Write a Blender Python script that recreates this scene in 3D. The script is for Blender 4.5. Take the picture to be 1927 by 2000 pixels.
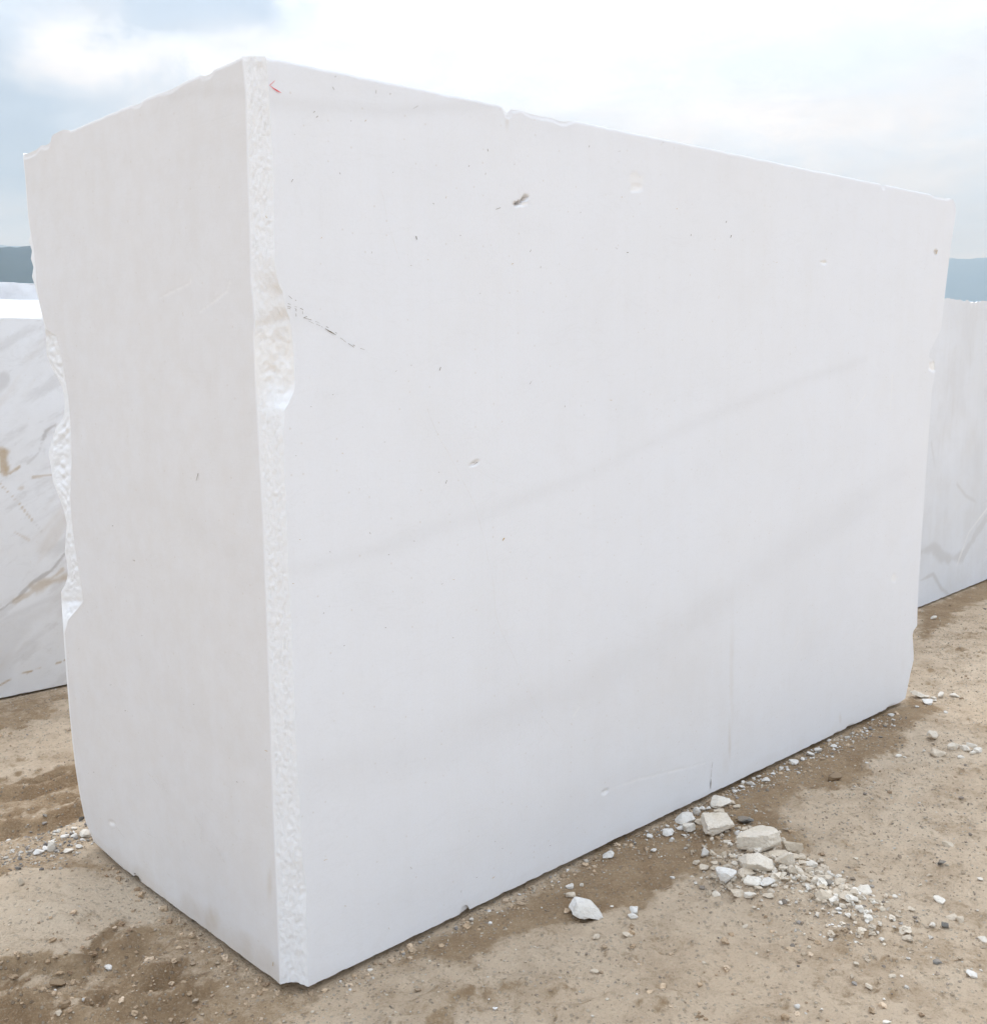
import bpy, bmesh, math, random
import numpy as np
from mathutils import Vector, Matrix

for o in list(bpy.data.objects):
    bpy.data.objects.remove(o)
SC = bpy.context.scene
COL = SC.collection
R = math.radians

# ------------------------------------------------------------------ camera
F, PITCH, ROLL, CH = 2091.0, 0.1504, -0.004, 1.6      # focal length in photo pixels, 1927 x 2000
cam_d = bpy.data.cameras.new('camera')
cam = bpy.data.objects.new('camera', cam_d); COL.objects.link(cam)
cam_d.sensor_fit = 'VERTICAL'; cam_d.sensor_height = 36.0; cam_d.lens = 36.0 * F / 2000.0
cam_d.clip_start = 0.05; cam_d.clip_end = 60000
_fw = np.array([0, math.cos(PITCH), -math.sin(PITCH)])
_up0 = np.array([0, math.sin(PITCH), math.cos(PITCH)]); _rt0 = np.array([1., 0, 0])
_rt = _rt0 * math.cos(ROLL) + _up0 * math.sin(ROLL)
_up = _up0 * math.cos(ROLL) - _rt0 * math.sin(ROLL)
M = Matrix(((_rt[0], _up[0], -_fw[0], 0), (_rt[1], _up[1], -_fw[1], 0), (_rt[2], _up[2], -_fw[2], CH), (0, 0, 0, 1)))
cam.matrix_world = M
SC.camera = cam
CAM = np.array([0, 0, CH])

def ray(px, py):
    px = np.asarray(px, float); py = np.asarray(py, float)
    d = _fw + ((px - 963.5) / F)[..., None] * _rt - ((py - 1000) / F)[..., None] * _up
    return d / np.linalg.norm(d, axis=-1, keepdims=True)
def hit(px, py, P0, N):
    d = ray(px, py)
    t = ((P0 - CAM) @ N) / (d @ N)
    return CAM + d * t[..., None]
def ground_hit(px, py, z=0.0):
    return hit(px, py, np.array([0, 0, z]), np.array([0, 0, 1.]))

# ------------------------------------------------------------------ light
SUN_EL, SUN_AZ = R(56), R(-7)            # behind thin cloud, ahead of the camera and a little left
SKY_STRENGTH = 0.10
world = bpy.data.worlds.new('World'); SC.world = world; world.use_nodes = True
sd = bpy.data.lights.new('sun', 'SUN'); sd.energy = 0.9; sd.angle = R(40); sd.color = (1.0, 0.95, 0.88)
sun = bpy.data.objects.new('sun', sd); COL.objects.link(sun)
sdir = Vector((math.sin(SUN_AZ) * math.cos(SUN_EL), math.cos(SUN_AZ) * math.cos(SUN_EL), math.sin(SUN_EL)))
sun.rotation_euler = sdir.to_track_quat('Z', 'Y').to_euler()
SC.view_settings.view_transform = 'Standard'; SC.view_settings.look = 'None'
SC.view_settings.exposure = 0.43; SC.view_settings.gamma = 1.0
SC.view_settings.use_curve_mapping = False
SC.render.engine = 'CYCLES'
SC.render.resolution_x = 986; SC.render.resolution_y = 1024

class NT:
    """tiny node-tree helper"""
    def __init__(s, tree): s.t = tree; s.n = tree.nodes; s.l = tree.links
    def new(s, typ, **kw):
        n = s.n.new(typ)
        for k, v in kw.items(): setattr(n, k, v)
        return n
    def set(s, sock, v):
        if isinstance(v, bpy.types.NodeSocket): s.l.new(v, sock)
        else: sock.default_value = v
    def math(s, op, a, b=None, c=None, clamp=False):
        n = s.new('ShaderNodeMath', operation=op); n.use_clamp = clamp
        s.set(n.inputs[0], a)
        if b is not None: s.set(n.inputs[1], b)
        if c is not None: s.set(n.inputs[2], c)
        return n.outputs[0]
    def vmath(s, op, a, b=None, scale=None):
        n = s.new('ShaderNodeVectorMath', operation=op)
        s.set(n.inputs[0], a)
        if b is not None: s.set(n.inputs[1], b)
        if scale is not None: s.set(n.inputs['Scale'], scale)
        return n.outputs['Value'] if op in ('DOT_PRODUCT', 'LENGTH', 'DISTANCE') else n.outputs[0]
    def noise(s, vec, scale, detail=4, rough=0.55, dist=0.0, dim='3D'):
        n = s.new('ShaderNodeTexNoise', noise_dimensions=dim)
        s.set(n.inputs['Vector'], vec); n.inputs['Scale'].default_value = scale
        n.inputs['Detail'].default_value = detail; n.inputs['Roughness'].default_value = rough
        n.inputs['Distortion'].default_value = dist
        return n.outputs['Fac']
    def voronoi(s, vec, scale, feature='F1', rand=1.0):
        n = s.new('ShaderNodeTexVoronoi', feature=feature)
        s.set(n.inputs['Vector'], vec); n.inputs['Scale'].default_value = scale
        n.inputs['Randomness'].default_value = rand
        return n
    def ramp(s, fac, stops, interp='LINEAR'):
        n = s.new('ShaderNodeValToRGB'); r = n.color_ramp; r.interpolation = interp
        while len(r.elements) < len(stops): r.elements.new(0.5)
        for e, (p, c) in zip(r.elements, stops):
            e.position = p; e.color = (c, c, c, 1) if isinstance(c, (int, float)) else (*c, 1)
        s.set(n.inputs[0], fac); return n.outputs[0]
    def map(s, v, a, b, c=0.0, d=1.0, smooth=True):
        n = s.new('ShaderNodeMapRange', interpolation_type='SMOOTHSTEP' if smooth else 'LINEAR')
        s.set(n.inputs['Value'], v)
        for nm, x in zip(('From Min', 'From Max', 'To Min', 'To Max'), (a, b, c, d)): s.set(n.inputs[nm], x)
        return n.outputs[0]
    def mix(s, fac, a, b, blend='MIX'):
        n = s.new('ShaderNodeMix', data_type='RGBA', blend_type=blend)
        s.set(n.inputs[0], fac)
        for i, v in ((6, a), (7, b)):
            if isinstance(v, tuple) and len(v) == 3: v = (*v, 1)
            s.set(n.inputs[i], v)
        return n.outputs[2]

# ------------------------------------------------------------------ sky: high thin overcast with blue-grey gaps
def build_sky():
    t = NT(world.node_tree); t.n.clear()
    out = t.new('ShaderNodeOutputWorld')
    d = t.new('ShaderNodeTexCoord').outputs['Generated']
    sky = t.new('ShaderNodeTexSky', sky_type='NISHITA')
    sky.sun_disc = False; sky.sun_elevation = SUN_EL; sky.sun_rotation = SUN_AZ
    sky.air_density = 1.0; sky.dust_density = 2.0; sky.altitude = 700
    bg1 = t.new('ShaderNodeBackground'); t.l.new(sky.outputs[0], bg1.inputs[0]); bg1.inputs[1].default_value = SKY_STRENGTH
    sep = t.new('ShaderNodeSeparateXYZ'); t.l.new(d, sep.inputs[0])
    x, y, z = sep.outputs
    # clouds live on a flat layer: direction projected onto a plane, so that they pile up towards the horizon
    zz = t.math('ADD', t.math('MAXIMUM', z, 0.0), 0.16)
    comb = t.new('ShaderNodeCombineXYZ')
    t.l.new(t.math('DIVIDE', x, zz), comb.inputs[0]); t.l.new(t.math('DIVIDE', y, zz), comb.inputs[1])
    lay = comb.outputs[0]
    n1 = t.noise(lay, 0.9, 6, 0.55, 0.4)
    n2 = t.noise(lay, 2.6, 7, 0.6, 0.6)
    nf = t.noise(d, 9.0, 6, 0.62, 0.3)
    az = t.math('ARCTAN2', x, y); el = t.math('ARCSINE', z)
    wob = t.math('MULTIPLY', t.math('SUBTRACT', nf, 0.5), 0.16)
    def blob(px, py, rx, ry, gain):
        v = ray(px, py); a0 = math.atan2(v[0], v[1]); e0 = math.asin(v[2])
        da = t.math('DIVIDE', t.math('ADD', t.math('SUBTRACT', az, a0), wob), rx / F)
        de = t.math('DIVIDE', t.math('ADD', t.math('SUBTRACT', el, e0), t.math('MULTIPLY', wob, 0.45)), ry / F)
        q = t.math('ADD', t.math('MULTIPLY', da, da), t.math('MULTIPLY', de, de))
        return t.math('MULTIPLY', t.math('EXPONENT', t.math('MULTIPLY', q, -1.0)), gain)
    # blue-grey cloud bodies seen in the photograph
    g = None
    for b in ((330, 12, 150, 46, 2.2), (-40, 190, 230, 200, 1.0), (150, 350, 170, 60, 0.2), (285, 180, 80, 40, 0.5),
              (-60, 440, 180, 90, 0.12), (1700, 130, 330, 60, 0.15)):
        v = blob(*b); g = v if g is None else t.math('ADD', g, v)
    rnd = t.math('MULTIPLY', t.map(n1, 0.46, 0.72), 0.55)
    g = t.math('ADD', g, t.math('MULTIPLY', rnd, t.map(n2, 0.3, 0.7, 0.4, 1.0)))
    g = t.math('MINIMUM', g, 1.25)
    # cloud brightness: overcast skies brighten to the zenith and around the veiled sun
    cosang = t.vmath('DOT_PRODUCT', d, tuple(sdir))
    aur = t.math('POWER', t.math('MAXIMUM', cosang, 0.0), 6.0)
    zen = t.math('MULTIPLY_ADD', t.math('MAXIMUM', z, 0.0), 1.30, 0.50)
    lum = t.math('ADD', zen, t.math('MULTIPLY', aur, 1.25))
    lum = t.math('MULTIPLY', lum, t.map(t.noise(lay, 4.5, 8, 0.66, 0.5), 0.25, 0.75, 0.93, 1.07))
    cream = t.mix(t.map(n2, 0.38, 0.70), (0.85, 0.985, 1.18), (0.97, 1.02, 1.09))
    col = t.mix(t.math('MINIMUM', g, 1.0), cream, (0.45, 0.55, 0.69))
    w_ = None                       # sunlit cream cloud edges
    for b in ((270, 130, 150, 34, 0.6), (430, 85, 90, 26, 0.55), (150, 60, 60, 50, 0.5), (1490, 235, 190, 50, 0.75), (1830, 215, 130, 40, 0.5), (330, 215, 60, 30, .5)):
        v = blob(*b); w_ = v if w_ is None else t.math('ADD', w_, v)
    w_ = t.math('MULTIPLY', w_, t.map(nf, 0.30, 0.60, 0.35, 1.0), clamp=True)
    col = t.mix(w_, col, (1.10, 1.09, 1.08))
    bg2 = t.new('ShaderNodeBackground'); t.l.new(col, bg2.inputs[0]); t.l.new(lum, bg2.inputs[1])
    mx = t.new('ShaderNodeMixShader')
    t.l.new(t.map(n2, 0.25, 0.8, 0.96, 0.80), mx.inputs[0])
    t.l.new(bg1.outputs[0], mx.inputs[1]); t.l.new(bg2.outputs[0], mx.inputs[2])
    t.l.new(mx.outputs[0], out.inputs[0])
build_sky()

# ------------------------------------------------------------------ numpy noise
_perm = np.random.RandomState(7).permutation(256).astype(np.int32)
_val = np.random.RandomState(11).rand(256) * 2 - 1
def vnoise(x, y, z=0.0):
    x, y, z = np.broadcast_arrays(np.asarray(x, float), np.asarray(y, float), np.asarray(z, float))
    xi, yi, zi = np.floor(x), np.floor(y), np.floor(z)
    fx, fy, fz = x - xi, y - yi, z - zi
    fx, fy, fz = [f * f * f * (f * (f * 6 - 15) + 10) for f in (fx, fy, fz)]
    xi, yi, zi = xi.astype(np.int64), yi.astype(np.int64), zi.astype(np.int64)
    def h(a, b, c): return _val[_perm[(_perm[(_perm[(xi + a) & 255] + yi + b) & 255] + zi + c) & 255]]
    x00 = h(0,0,0)*(1-fx)+h(1,0,0)*fx; x10 = h(0,1,0)*(1-fx)+h(1,1,0)*fx
    x01 = h(0,0,1)*(1-fx)+h(1,0,1)*fx; x11 = h(0,1,1)*(1-fx)+h(1,1,1)*fx
    return (x00*(1-fy)+x10*fy)*(1-fz) + (x01*(1-fy)+x11*fy)*fz
def fbm(x, y, z=0.0, oct=4, gain=0.5):
    a, s, n = 1.0, 0.0, 0.0
    for i in range(oct):
        f = 2.0 ** i
        s = s + a * vnoise(np.asarray(x)*f + 17.3*i, np.asarray(y)*f + 5.1*i, np.asarray(z)*f + 9.7*i); n += a; a *= gain
    return s / n
def sstep(a, b, x):
    t = np.clip((np.asarray(x, float) - a) / (b - a), 0, 1); return t * t * (3 - 2 * t)
def seg_dist(P, A, B):
    AB = B - A; t = np.clip(((P - A) @ AB) / max(AB @ AB, 1e-12), 0, 1)
    return np.linalg.norm(P - (A + t[..., None] * AB), axis=-1)
def poly_dist(P, pts):
    pts = np.asarray(pts, float); d = np.full(P.shape[:-1], 1e9)
    for a, b in zip(pts[:-1], pts[1:]): d = np.minimum(d, seg_dist(P, a, b))
    return d
def poly_sd(P, poly):
    """signed distance, positive inside"""
    poly = np.asarray(poly, float); d = np.full(P.shape[:-1], 1e9); ins = np.zeros(P.shape[:-1], bool)
    n = len(poly)
    for i in range(n):
        a, b = poly[i], poly[(i + 1) % n]
        d = np.minimum(d, seg_dist(P, a, b))
        c = ((a[1] > P[..., 1]) != (b[1] > P[..., 1]))
        dy = b[1] - a[1] if abs(b[1] - a[1]) > 1e-12 else 1e-12
        ins ^= c & (P[..., 0] < (b[0] - a[0]) * (P[..., 1] - a[1]) / dy + a[0])
    return np.where(ins, d, -d)

# ------------------------------------------------------------------ objects
def mesh_np(name, V, faces, mat=None, parent=None, smooth=True, attr=None, sharp=None):
    """faces: (n,3) or (n,4) int array or list of such arrays"""
    me = bpy.data.meshes.new(name)
    fl = faces if isinstance(faces, list) else [faces]
    loops = np.concatenate([f.ravel() for f in fl]).astype(np.int32)
    tot = np.concatenate([np.full(len(f), f.shape[1]) for f in fl]).astype(np.int32)
    me.vertices.add(len(V)); me.vertices.foreach_set('co', np.asarray(V, np.float32).ravel())
    me.loops.add(len(loops)); me.loops.foreach_set('vertex_index', loops)
    me.polygons.add(len(tot))
    me.polygons.foreach_set('loop_start', np.concatenate([[0], np.cumsum(tot)[:-1]]).astype(np.int32))
    me.update(calc_edges=True); me.validate()
    me.polygons.foreach_set('use_smooth', np.full(len(me.polygons), smooth))
    if attr:
        for k, a in attr.items():
            c = np.ones((len(V), 4), np.float32); a = np.asarray(a)
            c[:, :a.shape[1]] = a
            at = me.attributes.new(k, 'FLOAT_COLOR', 'POINT'); at.data.foreach_set('color', c.ravel())
    if sharp: me.set_sharp_from_angle(angle=R(sharp))
    o = bpy.data.objects.new(name, me); COL.objects.link(o)
    if mat: me.materials.append(mat)
    if parent is not None: o.parent = parent
    return o
def empty(name, loc):
    o = bpy.data.objects.new(name, None); o.location = loc; o.empty_display_size = 0.2; COL.objects.link(o); return o
def tag(o, label=None, cat=None, group=None, kind=None):
    if label: o['label'] = label
    if cat: o['category'] = cat
    if group: o['group'] = group
    if kind: o['kind'] = kind
    return o
def grid_faces(nr, nc, wrap=False):
    i = np.arange(nr - 1)[:, None]; j = np.arange(nc if wrap else nc - 1)[None, :]
    j2 = (j + 1) % nc
    return np.stack([i*nc + j, i*nc + j2, (i+1)*nc + j2, (i+1)*nc + j], -1).reshape(-1, 4)

# ------------------------------------------------------------------ materials
def new_mat(name):
    m = bpy.data.materials.new(name); m.use_nodes = True
    t = NT(m.node_tree); t.n.clear()
    out = t.new('ShaderNodeOutputMaterial'); b = t.new('ShaderNodeBsdfPrincipled')
    t.l.new(b.outputs[0], out.inputs[0])
    return m, t, b
def bump(t, b, h, dist, strength=1.0, normal=None):
    n = t.new('ShaderNodeBump'); n.inputs['Strength'].default_value = strength; n.inputs['Distance'].default_value = dist
    t.l.new(h, n.inputs['Height'])
    if normal is not None: t.l.new(normal, n.inputs['Normal'])
    t.l.new(n.outputs[0], b.inputs['Normal']); return n.outputs[0]
def attr_rgb(t, name):
    a = t.new('ShaderNodeAttribute', attribute_name=name)
    s = t.new('ShaderNodeSeparateColor'); t.l.new(a.outputs['Color'], s.inputs[0]); return s.outputs

def mat_marble(name, base, warm, rough=0.6, sawn=True, mottle=0.5):
    """white dolomitic marble; attribute 'tone': R ochre stain and painted warm bounce light, G grey vein, B fresh white bruise"""
    m, t, b = new_mat(name)
    co = t.new('ShaderNodeTexCoord').outputs['Object']
    st, gv, wh = attr_rgb(t, 'tone')
    big = t.noise(co, 0.8, 4, 0.5); mid = t.noise(co, 5.0, 5, 0.6); fine = t.noise(co, 130.0, 3, 0.6)
    c = t.mix(t.math('MULTIPLY', t.map(big, 0.3, 0.7), mottle), base, warm)
    c = t.mix(t.math('MULTIPLY', t.map(mid, 0.35, 0.75), 0.10 * mottle * 2), c, (0.66, 0.655, 0.65))
    c = t.mix(t.math('MULTIPLY', t.map(fine, 0.3, 0.7), 0.06), c, (0.62, 0.61, 0.60))
    stk = t.noise(t.vmath('MULTIPLY', co, (1.0, 1.0, 0.06)), 30.0, 4, 0.6)
    c = t.mix(t.math('MULTIPLY', t.map(stk, 0.42, 0.72), 0.05 if sawn else 0.0), c, (0.70, 0.69, 0.67))
    cld = t.noise(co, 1.9, 5, 0.62, 0.8)
    c = t.mix(t.math('MULTIPLY', t.map(cld, 0.48, 0.72), 0.07 if sawn else 0.0), c, (0.72, 0.69, 0.65))
    dots = t.voronoi(co, 42.0); dsp = t.new('ShaderNodeSeparateColor'); t.l.new(dots.outputs['Color'], dsp.inputs[0])
    c = t.mix(t.math('MULTIPLY', t.math('MULTIPLY', t.map(dots.outputs['Distance'], 0.07, 0.16, 1.0, 0.0), t.map(dsp.outputs[0], 0.80, 0.82)), 0.26 if sawn else 0.0), c, (0.52, 0.46, 0.38))
    # thin grey micro veins
    wv = t.noise(t.vmath('MULTIPLY', co, (1.0, 1.0, 2.4)), 3.2, 5, 0.6, 1.2)
    ln = t.math('ABSOLUTE', t.math('SUBTRACT', wv, 0.5))
    c = t.mix(t.math('MULTIPLY', t.map(ln, 0.0, 0.012, 1.0, 0.0), 0.05 * mottle * 2), c, (0.5, 0.5, 0.5))
    c = t.mix(gv, c, (0.50, 0.49, 0.485))
    c = t.mix(t.math('MULTIPLY', st, t.map(t.noise(co, 14.0, 5, 0.65), 0.25, 0.7, 0.72, 1.0)), c, (0.46, 0.36, 0.24))
    c = t.mix(wh, c, (0.88, 0.88, 0.88))
    t.l.new(c, b.inputs['Base Color'])
    b.inputs['Roughness'].default_value = rough; b.inputs['Specular IOR Level'].default_value = 0.35
    if sawn:
        saw = t.noise(t.vmath('MULTIPLY', co, (1.0, 1.0, 120.0)), 1.5, 2, 0.5)
        h = t.math('ADD', t.math('MULTIPLY', saw, 0.35), t.math('MULTIPLY', fine, 0.5))
        bump(t, b, h, 0.0012, 0.35)
    else:
        h = t.math('ADD', t.noise(co, 95, 5, 0.75), t.math('MULTIPLY', t.noise(co, 300, 3, 0.6), 0.5))
        bump(t, b, h, 0.0034, 0.55)
    return m
MARBLE = mat_marble('white_marble', (0.805, 0.832, 0.89), (0.815, 0.832, 0.87))
MARBLE_ROUGH = mat_marble('split_marble', (0.84, 0.865, 0.91), (0.85, 0.865, 0.895), 0.75, False, 0.15)
MARBLE_VEIN = mat_marble('veined_marble', (0.77, 0.785, 0.81), (0.68, 0.69, 0.70), 0.6, True, 1.0)
MARBLE_GREY = mat_marble('grey_white_marble', (0.77, 0.80, 0.86), (0.70, 0.73, 0.78), 0.6, True, 1.0)

def mat_flat(name, col, rough=0.8):
    m, t, b = new_mat(name)
    co = t.new('ShaderNodeTexCoord').outputs['Object']
    n = t.noise(co, 90, 3, 0.6)
    c = t.mix(t.map(n, 0.3, 0.7), col, tuple(min(1, v * 1.35) for v in col))
    t.l.new(c, b.inputs['Base Color']); b.inputs['Roughness'].default_value = rough
    return m
SPECK = mat_flat('speck_crack_brown', (0.10, 0.07, 0.035))  # flat dark brown for small pits, specks and the open crack
CRACKM = mat_flat('crack_shade_grey', (0.30, 0.285, 0.27))
HAIRM = mat_flat('hairline_grey', (0.60, 0.585, 0.57))
OCHRE = mat_flat('ochre_inclusion', (0.42, 0.30, 0.14))
CHALK = mat_flat('red_crayon', (0.60, 0.10, 0.13))

def mat_stone(name, c1, c2, dust, dustamt=0.5):
    m, t, b = new_mat(name)
    g = t.new('ShaderNodeTexCoord').outputs['Object']
    info = t.new('ShaderNodeObjectInfo').outputs['Random']
    off = t.vmath('ADD', g, t.vmath('SCALE', (37., 11., 23.), scale=info))
    n = t.noise(off, 14, 5, 0.65); f = t.noise(off, 110, 4, 0.65)
    c = t.mix(t.map(n, 0.32, 0.68), c1, c2)
    c = t.mix(t.math('MULTIPLY', t.map(f, 0.45, 0.75), 0.35), c, tuple(v * 0.6 for v in c2))
    nor = t.new('ShaderNodeSeparateXYZ'); t.l.new(t.new('ShaderNodeNewGeometry').outputs['Normal'], nor.inputs[0])
    dm = t.math('MULTIPLY', t.map(t.math('ADD', nor.outputs[2], t.math('MULTIPLY', n, 0.6)), 0.85, 1.35), dustamt)
    c = t.mix(dm, c, dust)
    t.l.new(c, b.inputs['Base Color']); b.inputs['Roughness'].default_value = 0.85
    b.inputs['Specular IOR Level'].default_value = 0.25
    bump(t, b, t.math('ADD', n, t.math('MULTIPLY', f, 0.6)), 0.011, 0.8)
    return m
DUST = (0.50, 0.40, 0.29)
STONE = {
    'white': mat_stone('white_chip', (0.78, 0.765, 0.74), (0.70, 0.67, 0.62), DUST, 0.12),
    'cream': mat_stone('cream_stone', (0.79, 0.755, 0.69), (0.72, 0.665, 0.58), DUST, 0.18),
    'beige': mat_stone('beige_stone', (0.78, 0.72, 0.63), (0.69, 0.62, 0.52), DUST, 0.22),
    'tan': mat_stone('tan_stone', (0.68, 0.60, 0.495), (0.58, 0.50, 0.395), DUST, 0.25),
    'grey': mat_stone('grey_stone', (0.24, 0.235, 0.225), (0.15, 0.145, 0.135), DUST, 0.3),
    'brown': mat_stone('brown_clod', (0.25, 0.175, 0.105), (0.19, 0.125, 0.07), DUST, 0.3),
}

def mat_ground():
    m, t, b = new_mat('dusty_soil')
    co = t.new('ShaderNodeTexCoord').outputs['Object']
    damp, grit, pale = attr_rgb(t, 'soil')
    n0 = t.noise(co, 0.9, 5, 0.6); n1 = t.noise(co, 5.5, 7, 0.68); n2 = t.noise(co, 26, 7, 0.74); n3 = t.noise(co, 150, 5, 0.75)
    dry = t.mix(t.map(n0, 0.3, 0.7), (0.68, 0.53, 0.38), (0.74, 0.60, 0.45))
    dry = t.mix(t.math('MULTIPLY', t.map(n1, 0.42, 0.66), 0.62), dry, (0.49, 0.365, 0.25))
    dry = t.mix(t.math('MULTIPLY', pale, 0.7), dry, (0.74, 0.62, 0.48))
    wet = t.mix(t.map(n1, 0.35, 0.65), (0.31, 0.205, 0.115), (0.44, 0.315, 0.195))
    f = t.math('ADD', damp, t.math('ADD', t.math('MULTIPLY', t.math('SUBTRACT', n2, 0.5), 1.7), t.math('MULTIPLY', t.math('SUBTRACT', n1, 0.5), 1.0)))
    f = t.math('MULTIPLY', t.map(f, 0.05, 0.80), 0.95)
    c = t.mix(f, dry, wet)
    c = t.mix(t.math('MULTIPLY', t.map(n2, 0.52, 0.68), 0.42), c, (0.29, 0.21, 0.135))
    c = t.mix(t.math('MULTIPLY', t.map(n3, 0.54, 0.68), 0.50), c, (0.25, 0.185, 0.125))
    c = t.mix(t.math('MULTIPLY', t.map(n3, 0.34, 0.47, 1.0, 0.0), 0.45), c, (0.68, 0.59, 0.47))
    v = t.voronoi(co, 75)
    sp = t.new('ShaderNodeSeparateColor'); t.l.new(v.outputs['Color'], sp.inputs[0])
    gm = t.math('MULTIPLY', t.map(v.outputs['Distance'], 0.28, 0.40, 1.0, 0.0), t.map(sp.outputs[0], 0.70, 0.78))
    gc = t.mix(sp.outputs[1], (0.16, 0.14, 0.12), (0.60, 0.55, 0.47))
    c = t.mix(t.math('MULTIPLY', gm, t.math('MULTIPLY_ADD', grit, 0.6, 0.25)), c, gc)
    t.l.new(c, b.inputs['Base Color']); b.inputs['Roughness'].default_value = 0.95
    b.inputs['Specular IOR Level'].default_value = 0.12
    h = t.math('ADD', t.math('MULTIPLY', n2, 1.0), t.math('ADD', t.math('MULTIPLY', n3, 0.35), t.math('MULTIPLY', gm, 0.3)))
    bump(t, b, h, 0.024, 1.0)
    return m
SOIL = mat_ground()

def mat_grit():
    m, t, b = new_mat('mixed_gravel')
    a = t.new('ShaderNodeAttribute', attribute_name='tint')
    co = t.new('ShaderNodeTexCoord').outputs['Object']
    c = t.mix(t.math('MULTIPLY', t.map(t.noise(co, 300, 3, 0.6), 0.4, 0.7), 0.3), a.outputs['Color'], (0.2, 0.16, 0.12))
    t.l.new(c, b.inputs['Base Color']); b.inputs['Roughness'].default_value = 0.9
    return m
GRIT = mat_grit()

def mat_hill():
    m, t, b = new_mat('wooded_hill')
    co = t.new('ShaderNodeTexCoord').outputs['Object']
    n = t.noise(co, 0.004, 7, 0.65); n2 = t.noise(co, 0.03, 5, 0.7)
    c = t.mix(t.map(n, 0.35, 0.65), (0.018, 0.032, 0.03), (0.038, 0.052, 0.042))
    c = t.mix(t.math('MULTIPLY', t.map(n2, 0.5, 0.75), 0.5), c, (0.03, 0.045, 0.02))
    t.l.new(c, b.inputs['Base Color']); b.inputs['Roughness'].default_value = 0.95
    return m
HILLM = mat_hill()

# ------------------------------------------------------------------ block builder
def curve(pts, n, lo=None):
    """pixel polyline (bottom to top) resampled at n rows, evenly in y"""
    p = np.asarray(pts, float); p = p[np.argsort(-p[:, 1])]
    y = np.linspace(p[0, 1], p[-1, 1], n)
    x = np.interp(-y, -p[:, 1], p[:, 0])
    return x, y
class Frame:
    """vertical plane through two ground points: s along it, z up, n outward"""
    def __init__(s, A, B):
        s.A = np.array(A, float); d = np.array(B, float) - s.A; d[2] = 0
        s.L = np.linalg.norm(d); s.d = d / s.L
        s.n = np.array([s.d[1], -s.d[0], 0])
        if s.n @ (CAM - s.A) < 0: s.n = -s.n
    def px(s, x, y, off=0.0):
        return hit(x, y, s.A + s.n * off, s.n)
    def sz(s, P): return np.stack([(P - s.A) @ s.d, P[..., 2]], -1)
    def pxsz(s, pts): 
        p = np.asarray(pts, float); return s.sz(s.px(p[:, 0], p[:, 1]))

def patch(A, B, n, last=False, pw=None):
    """columns between two seams (rows x 3)"""
    t = np.linspace(0, 1, n + 1)
    if pw is not None: t = pw(t)
    if not last: t = t[:-1]
    return A[:, None, :] * (1 - t)[None, :, None] + B[:, None, :] * t[None, :, None]

# ------------------------------------------------------------------ main marble block
NR = 460
g1 = lambda x, y: ground_hit(np.array(x, float), np.array(y, float))
FLb, FRb, Lb, Rb = [g1(*p) for p in ((548, 1923), (603, 1928), (168, 1643), (1774, 1363))]
FL = Frame(FLb, Lb)         # left face, s runs from the near corner to the back
FR = Frame(FRb, Rb)         # right face
ORG = np.array([FRb[0], FRb[1], 0.0])

band_l = [(548,1923),(546,1880),(541,1735),(535,1592),(528,1378),(521,1174),(515,1021),(507,868),(501,760),(499,700),(497,660),(499,625),(496,590),(492,552),(490,459),(485,306),(482,184),(478,140),(474,110)]
band_r = [(603,1928),(601,1880),(599,1800),(598,1786),(599,1745),(597,1722),(594,1700),(591,1684),(587,1592),(577,1429),(570,1225),(563,1102),(558,970),(554,850),(556,800),(565,786),(566,782),(574,766),(577,750),(576,735),(575,700),(570,645),(566,622),(557,600),(553,572),(545,556),(539,530),(536,510),(535,388),(531,265),(526,184),(520,110)]
# left end of the left face: limit of the sawn plane, then the silhouette of the broken edge
left_b = [(245,1699),(215,1672),(186,1645),(172,1612),(166,1590),(158,1550),(150,1500),(146,1459),(139,1400),(134,1330),(129,1260),(127,1235),(134,1210),(150,1192),(163,1176),(161,1150),(152,1100),(146,1060),(140,1010),(138,965),(141,900),(140,860),(138,820),(134,775),(129,745),(122,700),(110,655),(93,645),(84,620),(78,590),(72,560),(70,520),(66,480),(60,450),(56,420),(51,350),(48,320),(46,294)]
left_s = [(243,1698),(212,1670),(184,1644),(170,1611),(164,1590),(156,1550),(148,1500),(143,1459),(137,1400),(131,1330),(126,1260),(121,1180),(120,1156),(128,1142),(133,1122),(131,1096),(127,1080),(129,1050),(131,1022),(126,1000),(119,978),(104,940),(99,905),(95,885),(104,855),(112,830),(124,818),(127,800),(126,778),(122,756),(112,735),(98,712),(91,690),(91,672),(90,655),(86,630),(77,592),(70,562),(63,540),(66,522),(61,505),(63,490),(57,470),(60,455),(55,420),(50,350),(47,320),(45,294)]
right_e = [(1756,1372),(1767,1364),(1772,1340),(1777,1315),(1783,1290),(1783,1270),(1781,1240),(1783,1232),(1790,1222),(1791,1180),(1797,1080),(1806,940),(1814,830),(1819,760),(1824,735),(1826,722),(1824,706),(1813,698),(1815,684),(1822,672),(1831,655),(1837,640),(1845,570),(1856,480),(1866,415),(1865,400),(1859,388)]

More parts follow.
